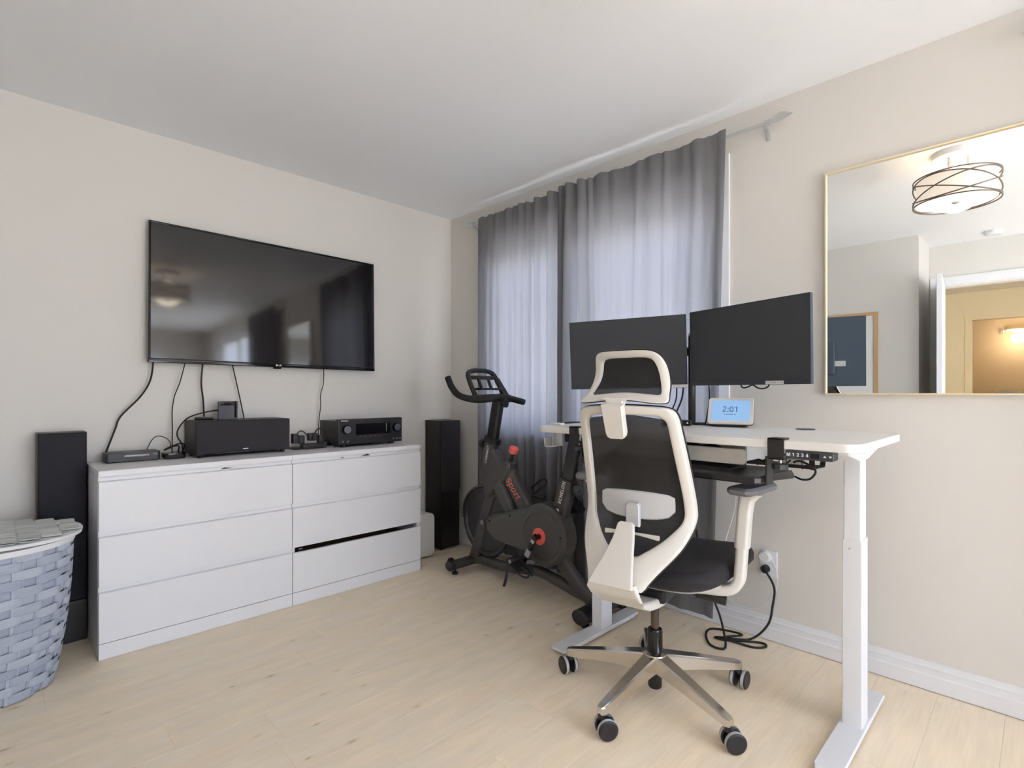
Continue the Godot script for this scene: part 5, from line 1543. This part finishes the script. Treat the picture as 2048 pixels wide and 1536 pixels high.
	var hi_h := [Vector2(0.0, 1.216), Vector2(0.045, 1.216), Vector2(0.074, 1.213), Vector2(0.087, 1.204), Vector2(0.094, 1.188), Vector2(0.100, 1.165), Vector2(0.107, 1.138), Vector2(0.115, 1.114), Vector2(0.118, 1.101), Vector2(0.110, 1.096), Vector2(0.085, 1.098), Vector2(0.04, 1.102), Vector2(0.0, 1.104)]
	var hdep := func(x: float, y: float) -> float:
		# pushed forward at mid height to meet the neck
		var d: float = (y - 1.165) / 0.085
		return 0.250 + 0.068 * minf(d * d, 1.5) - 1.1 * x * x
	var ho := []
	var hi := []
	for s in [1.0, -1.0]:
		for i in ho_h.size():
			var k: int = i if s > 0 else ho_h.size() - 1 - i
			if s < 0 and (k == 0 or k == ho_h.size() - 1):
				continue
			ho.append(Vector2(ho_h[k].x * s, ho_h[k].y))
			hi.append(Vector2(hi_h[k].x * s, hi_h[k].y))
	ho = smooth(ho, 4, true)
	hi = smooth(hi, 4, true)
	var hr := []
	var hs := []
	for i in ho.size():
		var o: Vector2 = ho[i]
		var n: Vector2 = hi[i]
		var ring := PackedVector3Array()
		for e in [[0.0, 0.006], [0.06, 0.0], [0.5, -0.003], [0.94, 0.0], [1.0, 0.006], [1.0, 0.016], [0.0, 0.018]]:
			var p := o.lerp(n, e[0])
			ring.append(Vector3(p.x, p.y, hdep.call(p.x, p.y) - e[1]))
		hr.append(ring)
		var dirv: Vector2 = (o - n).normalized()
		var r2 := PackedVector3Array()
		for e in [[0.0, 0.0182], [0.003, 0.0185], [0.003, 0.023], [-0.02, 0.024], [-0.02, 0.019]]:
			var p: Vector2 = o + dirv * e[0]
			r2.append(Vector3(p.x, p.y, hdep.call(p.x, p.y) - e[1]))
		hs.append(r2)
	var hf := part(t, "headrest", mb().loft(hr, false, true).mesh(45), ww)
	part(hf, "edge_strip", mb().loft(hs, false, true).mesh(45), bp)
	var hv := PackedVector3Array()
	var ht := PackedInt32Array()
	for j in 11:
		var y := lerpf(1.096, 1.218, j / 10.0)
		var hw := 0.0
		for k in hi_h.size() - 1:
			var a: Vector2 = hi_h[k]
			var b: Vector2 = hi_h[k + 1]
			if (a.y - y) * (b.y - y) <= 0.0 and absf(a.y - b.y) > 0.0001:
				hw = maxf(hw, lerpf(a.x, b.x, (y - a.y) / (b.y - a.y)))
		hw = maxf(hw, 0.04) + 0.006
		for i in 11:
			var x := lerpf(-hw, hw, i / 10.0)
			hv.append(Vector3(x, y, hdep.call(x, y) - 0.016))
	for j in 10:
		for i in 10:
			var a := j * 11 + i
			ht.append_array([a, a + 1, a + 12, a, a + 12, a + 11])
	var hm := mb()
	hm.v = hv
	hm.t = ht
	part(hf, "headrest_mesh", hm.mesh(60), mats["chair_mesh"])
	part(hf, "headrest_stem", mb().extrude([Vector2(-0.05, 1.088), Vector2(-0.03, 1.076), Vector2(-0.028, 1.04), Vector2(0.028, 1.04), Vector2(0.03, 1.076), Vector2(0.05, 1.088)], 0.306, 0.332, Transform3D(Basis(), Vector3(-0.012, 0, 0)), 0.004).mesh(35), ww)
	part(hf, "headrest_clip", mb().extrude([Vector2(-0.036, 1.066), Vector2(0.036, 1.066), Vector2(0.034, 0.97), Vector2(0.030, 0.957), Vector2(0.02, 0.951), Vector2(-0.02, 0.951), Vector2(-0.030, 0.957), Vector2(-0.034, 0.97)], -0.016, 0.012, Transform3D(Basis(Vector3.RIGHT, 0.34), Vector3(-0.014, 0.062, -0.016)), 0.005).mesh(35), ww)


# ------------------------------------------------------------------ mirror
func mirror() -> void:
	var t := thing("wall_mirror", "large rectangular wall mirror with a thin pale brass frame", "mirror", Vector3(2.817, 1.095, 0.0))
	var x0 := 2.511
	var x1 := 3.123
	var y0 := 1.095
	var y1 := 2.010
	var f := 0.006
	wpart(t, "glass", mb().span(Vector3(x0 + f, y0 + f, 0.006), Vector3(x1 - f, y1 - f, 0.014)).mesh(), mats["mirror_silver"])
	wpart(t, "backing", mb().span(Vector3(x0 + 0.004, y0 + 0.004, 0.0005), Vector3(x1 - 0.004, y1 - 0.004, 0.006)).mesh(), mats["black_plastic"])
	for e in [[x0, x0 + f, y0, y1], [x1 - f, x1, y0, y1], [x0 + f, x1 - f, y0, y0 + f], [x0 + f, x1 - f, y1 - f, y1]]:
		wpart(t, "frame_bar", mb().span(Vector3(e[0], e[2], 0.001), Vector3(e[1], e[3], 0.024), 0.001).mesh(), mats["brass"])


func wall_outlet() -> void:
	var t := thing("wall_outlet", "white double wall outlet under the desk with two plugs", "outlet", Vector3(2.283, 0.338, 0.0))
	part(t, "cover_plate", mb().extrude(rrect(0.074, 0.118, 0.004, 3), 0.0005, 0.006, Transform3D(), 0.002).mesh(30), mats["trim_paint"])
	for s in [0.022, -0.022]:
		part(t, "socket", mb().extrude(rrect(0.034, 0.030, 0.010, 3, 0, s), 0.005, 0.0075, Transform3D(), 0.0008).mesh(30), mats["trim_paint"])
	t = thing("white_charger", "round white charger plugged into the upper outlet socket", "charger", Vector3(2.274, 0.372, 0.0075))
	part(t, "case", mb().lathe([Vector2(0.022, 0.0), Vector2(0.024, 0.004), Vector2(0.024, 0.026), Vector2(0.020, 0.030), Vector2(0.0, 0.030)], 24, Transform3D(Basis(Vector3.RIGHT, PI / 2), Vector3.ZERO)).mesh(30), mats["trim_paint"])
	t = thing("black_plug", "round black plug in the lower outlet socket", "plug", Vector3(2.274, 0.316, 0.0075))
	part(t, "case", mb().lathe([Vector2(0.016, 0.0), Vector2(0.018, 0.003), Vector2(0.017, 0.022), Vector2(0.010, 0.028), Vector2(0.0, 0.028)], 20, Transform3D(Basis(Vector3.RIGHT, PI / 2), Vector3.ZERO)).mesh(30), mats["black_rubber"])
	cable("thick black power cord coiled on the floor below the outlet", [Vector3(2.276, 0.318, 0.034), Vector3(2.292, 0.305, 0.046), Vector3(2.312, 0.275, 0.046), Vector3(2.322, 0.235, 0.044), Vector3(2.314, 0.17, 0.044), Vector3(2.303, 0.10, 0.05), Vector3(2.272, 0.045, 0.06), Vector3(2.235, 0.012, 0.085), Vector3(2.19, 0.007, 0.12), Vector3(2.14, 0.007, 0.145), Vector3(2.11, 0.0065, 0.17), Vector3(2.16, 0.0065, 0.16), Vector3(2.23, 0.0065, 0.105), Vector3(2.285, 0.0065, 0.075), Vector3(2.305, 0.0065, 0.10), Vector3(2.275, 0.0065, 0.14), Vector3(2.215, 0.0065, 0.15), Vector3(2.15, 0.014, 0.155), Vector3(2.20, 0.02, 0.09), Vector3(2.13, 0.012, 0.075), Vector3(2.06, 0.0065, 0.10), Vector3(2.07, 0.0065, 0.17), Vector3(2.12, 0.0065, 0.245), Vector3(2.165, 0.0065, 0.26), Vector3(2.185, 0.0065, 0.235), Vector3(2.165, 0.03, 0.19), Vector3(2.12, 0.10, 0.14), Vector3(2.07, 0.20, 0.13), Vector3(2.03, 0.35, 0.14), Vector3(2.0, 0.6, 0.16), Vector3(2.0, 0.86, 0.19)], 0.0048, mats["black_rubber"], "cord", "", "floor_cable")
	cable("thin white charging cord looping down from the outlet", [Vector3(2.274, 0.385, 0.038), Vector3(2.268, 0.415, 0.034), Vector3(2.235, 0.425, 0.03), Vector3(2.26, 0.42, 0.035), Vector3(2.30, 0.39, 0.042), Vector3(2.333, 0.307, 0.04), Vector3(2.318, 0.215, 0.04), Vector3(2.26, 0.145, 0.04), Vector3(2.20, 0.125, 0.035), Vector3(2.13, 0.135, 0.03), Vector3(2.085, 0.20, 0.03), Vector3(2.10, 0.38, 0.05), Vector3(2.16, 0.62, 0.06), Vector3(2.16, 0.86, 0.20)], 0.0018, mats["trim_paint"], "cord", "", "charging_cord")


# ------------------------------------------------------------------ lamp and what the mirror shows
func drum_light(c: Vector3, e: float) -> void:
	var l := OmniLight3D.new()
	l.name = "ceiling_lamp_glow"
	l.light_color = Color(1.0, 0.92, 0.80)
	l.light_energy = e
	l.light_size = 0.12
	l.omni_range = 14.0
	l.omni_attenuation = 2.0
	l.shadow_enabled = true
	add_child(l)
	l.position = c


func ceiling_lamp() -> void:
	var c := Vector3(2.815, CEIL, 1.262)
	var t := thing("ceiling_lamp", "drum ceiling lamp with crossing metal bands, seen in the mirror", "ceiling lamp", c)
	part(t, "canopy", mb().lathe([Vector2(0.105, 0.0), Vector2(0.105, -0.03), Vector2(0.10, -0.034), Vector2(0.0, -0.034)], 40).mesh(30), mats["trim_paint"])
	for k in 3:
		var a := TAU * k / 3
		part(t, "stem", mb().tube([Vector3(cos(a) * 0.05, -0.03, sin(a) * 0.05), Vector3(cos(a) * 0.05, -0.15, sin(a) * 0.05)], 0.006, 10).mesh(), mats["rod_steel"])
	var sh := mat("lamp_shade_cloth", c8(240, 232, 218), 0.8)
	sh.emission_enabled = true
	sh.emission = c8(255, 232, 212)
	sh.emission_energy_multiplier = 0.30
	part(t, "lamp_shade", mb().lathe([Vector2(0.172, -0.145), Vector2(0.172, -0.268), Vector2(0.168, -0.268), Vector2(0.168, -0.145)], 64).mesh(30), sh)
	var df := mat("lamp_diffuser_glass", c8(250, 244, 232), 0.4)
	df.emission_enabled = true
	df.emission = c8(255, 240, 216)
	df.emission_energy_multiplier = 0.42
	part(t, "lamp_diffuser", mb().lathe([Vector2(0.0, -0.262), Vector2(0.167, -0.262), Vector2(0.167, -0.267), Vector2(0.0, -0.270)], 64).mesh(30), df)
	part(t, "finial", mb().lathe([Vector2(0.018, -0.268), Vector2(0.018, -0.274), Vector2(0.010, -0.279), Vector2(0.0, -0.280)], 20).mesh(30), mats["rod_steel"])
	var bm: Material = mat("band_metal", c8(120, 110, 104), 0.4, 0.6)
	for yy in [-0.138, -0.275]:
		var pts := []
		for k in 64:
			var a := TAU * k / 64
			pts.append(Vector3(cos(a) * 0.186, yy, sin(a) * 0.186))
		part(t, "band_hoop", mb().tube(pts, 0.0035, 8, true).mesh(50), bm)
	for b in 4:
		var pts := []
		for k in 64:
			var a := TAU * k / 64
			pts.append(Vector3(cos(a) * 0.186, -0.2065 + 0.062 * sin(a * 1.0 + b * PI / 2 + 0.4), sin(a) * 0.186))
		part(t, "crossing_band", mb().tube(pts, 0.0035, 8, true).mesh(50), bm)
	drum_light(c + Vector3(0, -0.205, 0), 0.05)
	t = thing("smoke_detector", "round white smoke detector on the ceiling, seen in the mirror", "smoke detector", Vector3(2.865, CEIL, 3.29))
	part(t, "case", mb().lathe([Vector2(0.062, 0.0), Vector2(0.062, -0.018), Vector2(0.05, -0.034), Vector2(0.0, -0.036)], 32).mesh(30), mats["trim_paint"])


func far_side() -> void:
	var tp: Material = mats["trim_paint"]
	# door with casing
	var d := Node3D.new()
	d.name = "door_1"
	add_child(d)
	d.position = Vector3(2.50, 0, DZ)
	d.set_meta("kind", "structure")
	d.set_meta("label", "white door standing open into the room")
	d.set_meta("category", "door")
	wpart(d, "casing", mb().span(Vector3(2.43, 0, DZ - 0.016), Vector3(2.505, 2.12, DZ), 0.003).span(Vector3(3.295, 0, DZ - 0.016), Vector3(3.37, 2.12, DZ), 0.003).span(Vector3(2.505, 2.045, DZ - 0.016), Vector3(3.295, 2.12, DZ), 0.003).mesh(), tp)
	wpart(d, "jamb", mb().span(Vector3(2.50, 0, DZ), Vector3(2.515, 2.05, 3.67)).span(Vector3(3.285, 0, DZ), Vector3(3.30, 2.05, 3.67)).span(Vector3(2.515, 2.035, DZ), Vector3(3.285, 2.05, 3.67)).mesh(), tp)
	var leaf := Node3D.new()
	leaf.name = "leaf"
	d.add_child(leaf)
	leaf.position = Vector3(0.018, 0, -0.02)
	leaf.rotation_degrees.y = 85.5
	part(leaf, "slab", mb().span(Vector3(0, 0.008, -0.0175), Vector3(0.745, 2.03, 0.0175), 0.002).mesh(), tp)
	for s in [-1, 1]:
		part(leaf, "door_knob", mb().lathe([Vector2(0.026, 0.0), Vector2(0.026, 0.006), Vector2(0.010, 0.012), Vector2(0.010, 0.035), Vector2(0.026, 0.045), Vector2(0.026, 0.06), Vector2(0.0, 0.066)], 20, Transform3D(Basis(Vector3.RIGHT, s * PI / 2), Vector3(0.685, 0.96, s * 0.0175))).mesh(30), mats["rod_steel"])
	# hallway
	var hp: Material = mats["hall_paint"]
	var hw := mb()
	hw.span(Vector3(1.9, 0, 3.67), Vector3(2.02, CEIL, 8.7))
	hw.span(Vector3(3.6, 0, 3.67), Vector3(3.8, CEIL, 8.7))
	hw.span(Vector3(2.02, 0, 6.6), Vector3(2.49, CEIL, 6.72))
	hw.span(Vector3(3.28, 0, 6.6), Vector3(3.6, CEIL, 6.72))
	hw.span(Vector3(2.49, 2.04, 6.6), Vector3(3.28, CEIL, 6.72))
	struct("wall_hall", hw.mesh(), hp, "cream hallway walls beyond the open door", "wall")
	struct("wall_far", mb().span(Vector3(2.02, 0, 8.5), Vector3(3.6, CEIL, 8.7)).mesh(), mats["tan_paint"], "tan wall at the end of the hallway", "wall")
	struct("ceiling_hall", mb().span(Vector3(1.9, CEIL, 3.67), Vector3(3.8, CEIL + 0.14, 8.7)).mesh(), mats["ceiling_paint"], "white hallway ceiling", "ceiling")
	struct("trim_1", mb().span(Vector3(2.42, 0, 6.585), Vector3(2.49, 2.11, 6.6)).span(Vector3(3.28, 0, 6.585), Vector3(3.35, 2.11, 6.6)).span(Vector3(2.49, 2.04, 6.585), Vector3(3.28, 2.11, 6.6)).mesh(), mats["hall_trim"] if mats.has("hall_trim") else mat("hall_trim", c8(232, 224, 204), 0.5), "cream casing round the far hallway doorway", "trim")
	var t := thing("vanity_light", "bar lamp with a bowl glass in the tan room beyond the hall", "lamp", Vector3(2.88, 2.02, 8.5))
	var gl := mat("vanity_lamp_glass", c8(255, 245, 225), 0.4)
	gl.emission_enabled = true
	gl.emission = c8(255, 228, 178)
	gl.emission_energy_multiplier = 0.9
	part(t, "bar", mb().rbox(Vector3(0, 0.02, -0.03), Vector3(0.34, 0.02, 0.02), 0.006).rbox(Vector3(-0.17, 0.0, -0.06), Vector3(0.015, 0.08, 0.015), 0.004).rbox(Vector3(0.17, 0.0, -0.06), Vector3(0.015, 0.08, 0.015), 0.004).mesh(), mats["rod_steel"])
	part(t, "lamp_bowl", mb().loft([_arc(0.02, -0.02), _arc(0.08, 0.0), _arc(0.14, 0.03)]).mesh(50), gl)
	for lq in [[Vector3(2.88, 1.90, 8.2), 0.14], [Vector3(3.30, 2.25, 4.4), 0.5]]:  # vanity lamp light, then an added light for the hallway
		var q: Vector3 = lq[0]
		var l := OmniLight3D.new()
		l.name = "vanity_and_added_glow"
		l.light_color = Color(1.0, 0.93, 0.84)
		l.light_energy = lq[1]
		l.light_size = 0.08
		l.omni_range = 9.0
		l.omni_attenuation = 2.0
		l.shadow_enabled = true
		add_child(l)
		l.position = q
	t = thing("added_hall_lamp", "added unseen round ceiling lamp that lights the hallway beyond the door", "lamp", Vector3(3.30, CEIL, 4.4))  # unseen lamp added to brighten the hallway
	part(t, "lamp_bowl", mb().lathe([Vector2(0.14, 0.0), Vector2(0.14, -0.02), Vector2(0.10, -0.06), Vector2(0.0, -0.075)], 32).mesh(40), gl)
	t = thing("vanity_cabinet", "white cabinet with a bowl in the tan room beyond the hall", "cabinet", Vector3(2.78, 0.0, 8.3))
	part(t, "cabinet", mb().rbox(Vector3(0, 0.53, 0), Vector3(0.5, 1.06, 0.3), 0.01).mesh(), mats["trim_paint"])
	part(t, "bowl", mb().lathe([Vector2(0.05, 1.06), Vector2(0.12, 1.09), Vector2(0.16, 1.13), Vector2(0.15, 1.13), Vector2(0.0, 1.08)], 28).mesh(40), mats["trim_paint"])
	# board hanging on the closet wall
	t = thing("notice_board", "white board in a pale wooden frame on the closet wall", "board", Vector3(1.75, 0.85, CZ))
	var bx0 := 1.36
	var bx1 := 2.141
	var by0 := 0.85
	var by1 := 1.80
	wpart(t, "panel", mb().span(Vector3(bx0 + 0.03, by0 + 0.03, CZ - 0.012), Vector3(bx1 - 0.03, by1 - 0.03, CZ - 0.004)).mesh(), mats["sticker"])
	for e in [[bx0, bx0 + 0.03, by0, by1], [bx1 - 0.03, bx1, by0, by1], [bx0 + 0.03, bx1 - 0.03, by0, by0 + 0.03], [bx0 + 0.03, bx1 - 0.03, by1 - 0.03, by1]]:
		wpart(t, "frame_bar", mb().span(Vector3(e[0], e[2], CZ - 0.022), Vector3(e[1], e[3], CZ - 0.001), 0.002).mesh(), mats["pale_oak"])


func _arc(r: float, y: float) -> PackedVector3Array:
	var out := PackedVector3Array()
	for k in 24:
		var a := TAU * k / 24
		out.append(Vector3(cos(a) * r, y, -0.06 + sin(a) * r * 0.5))
	return out
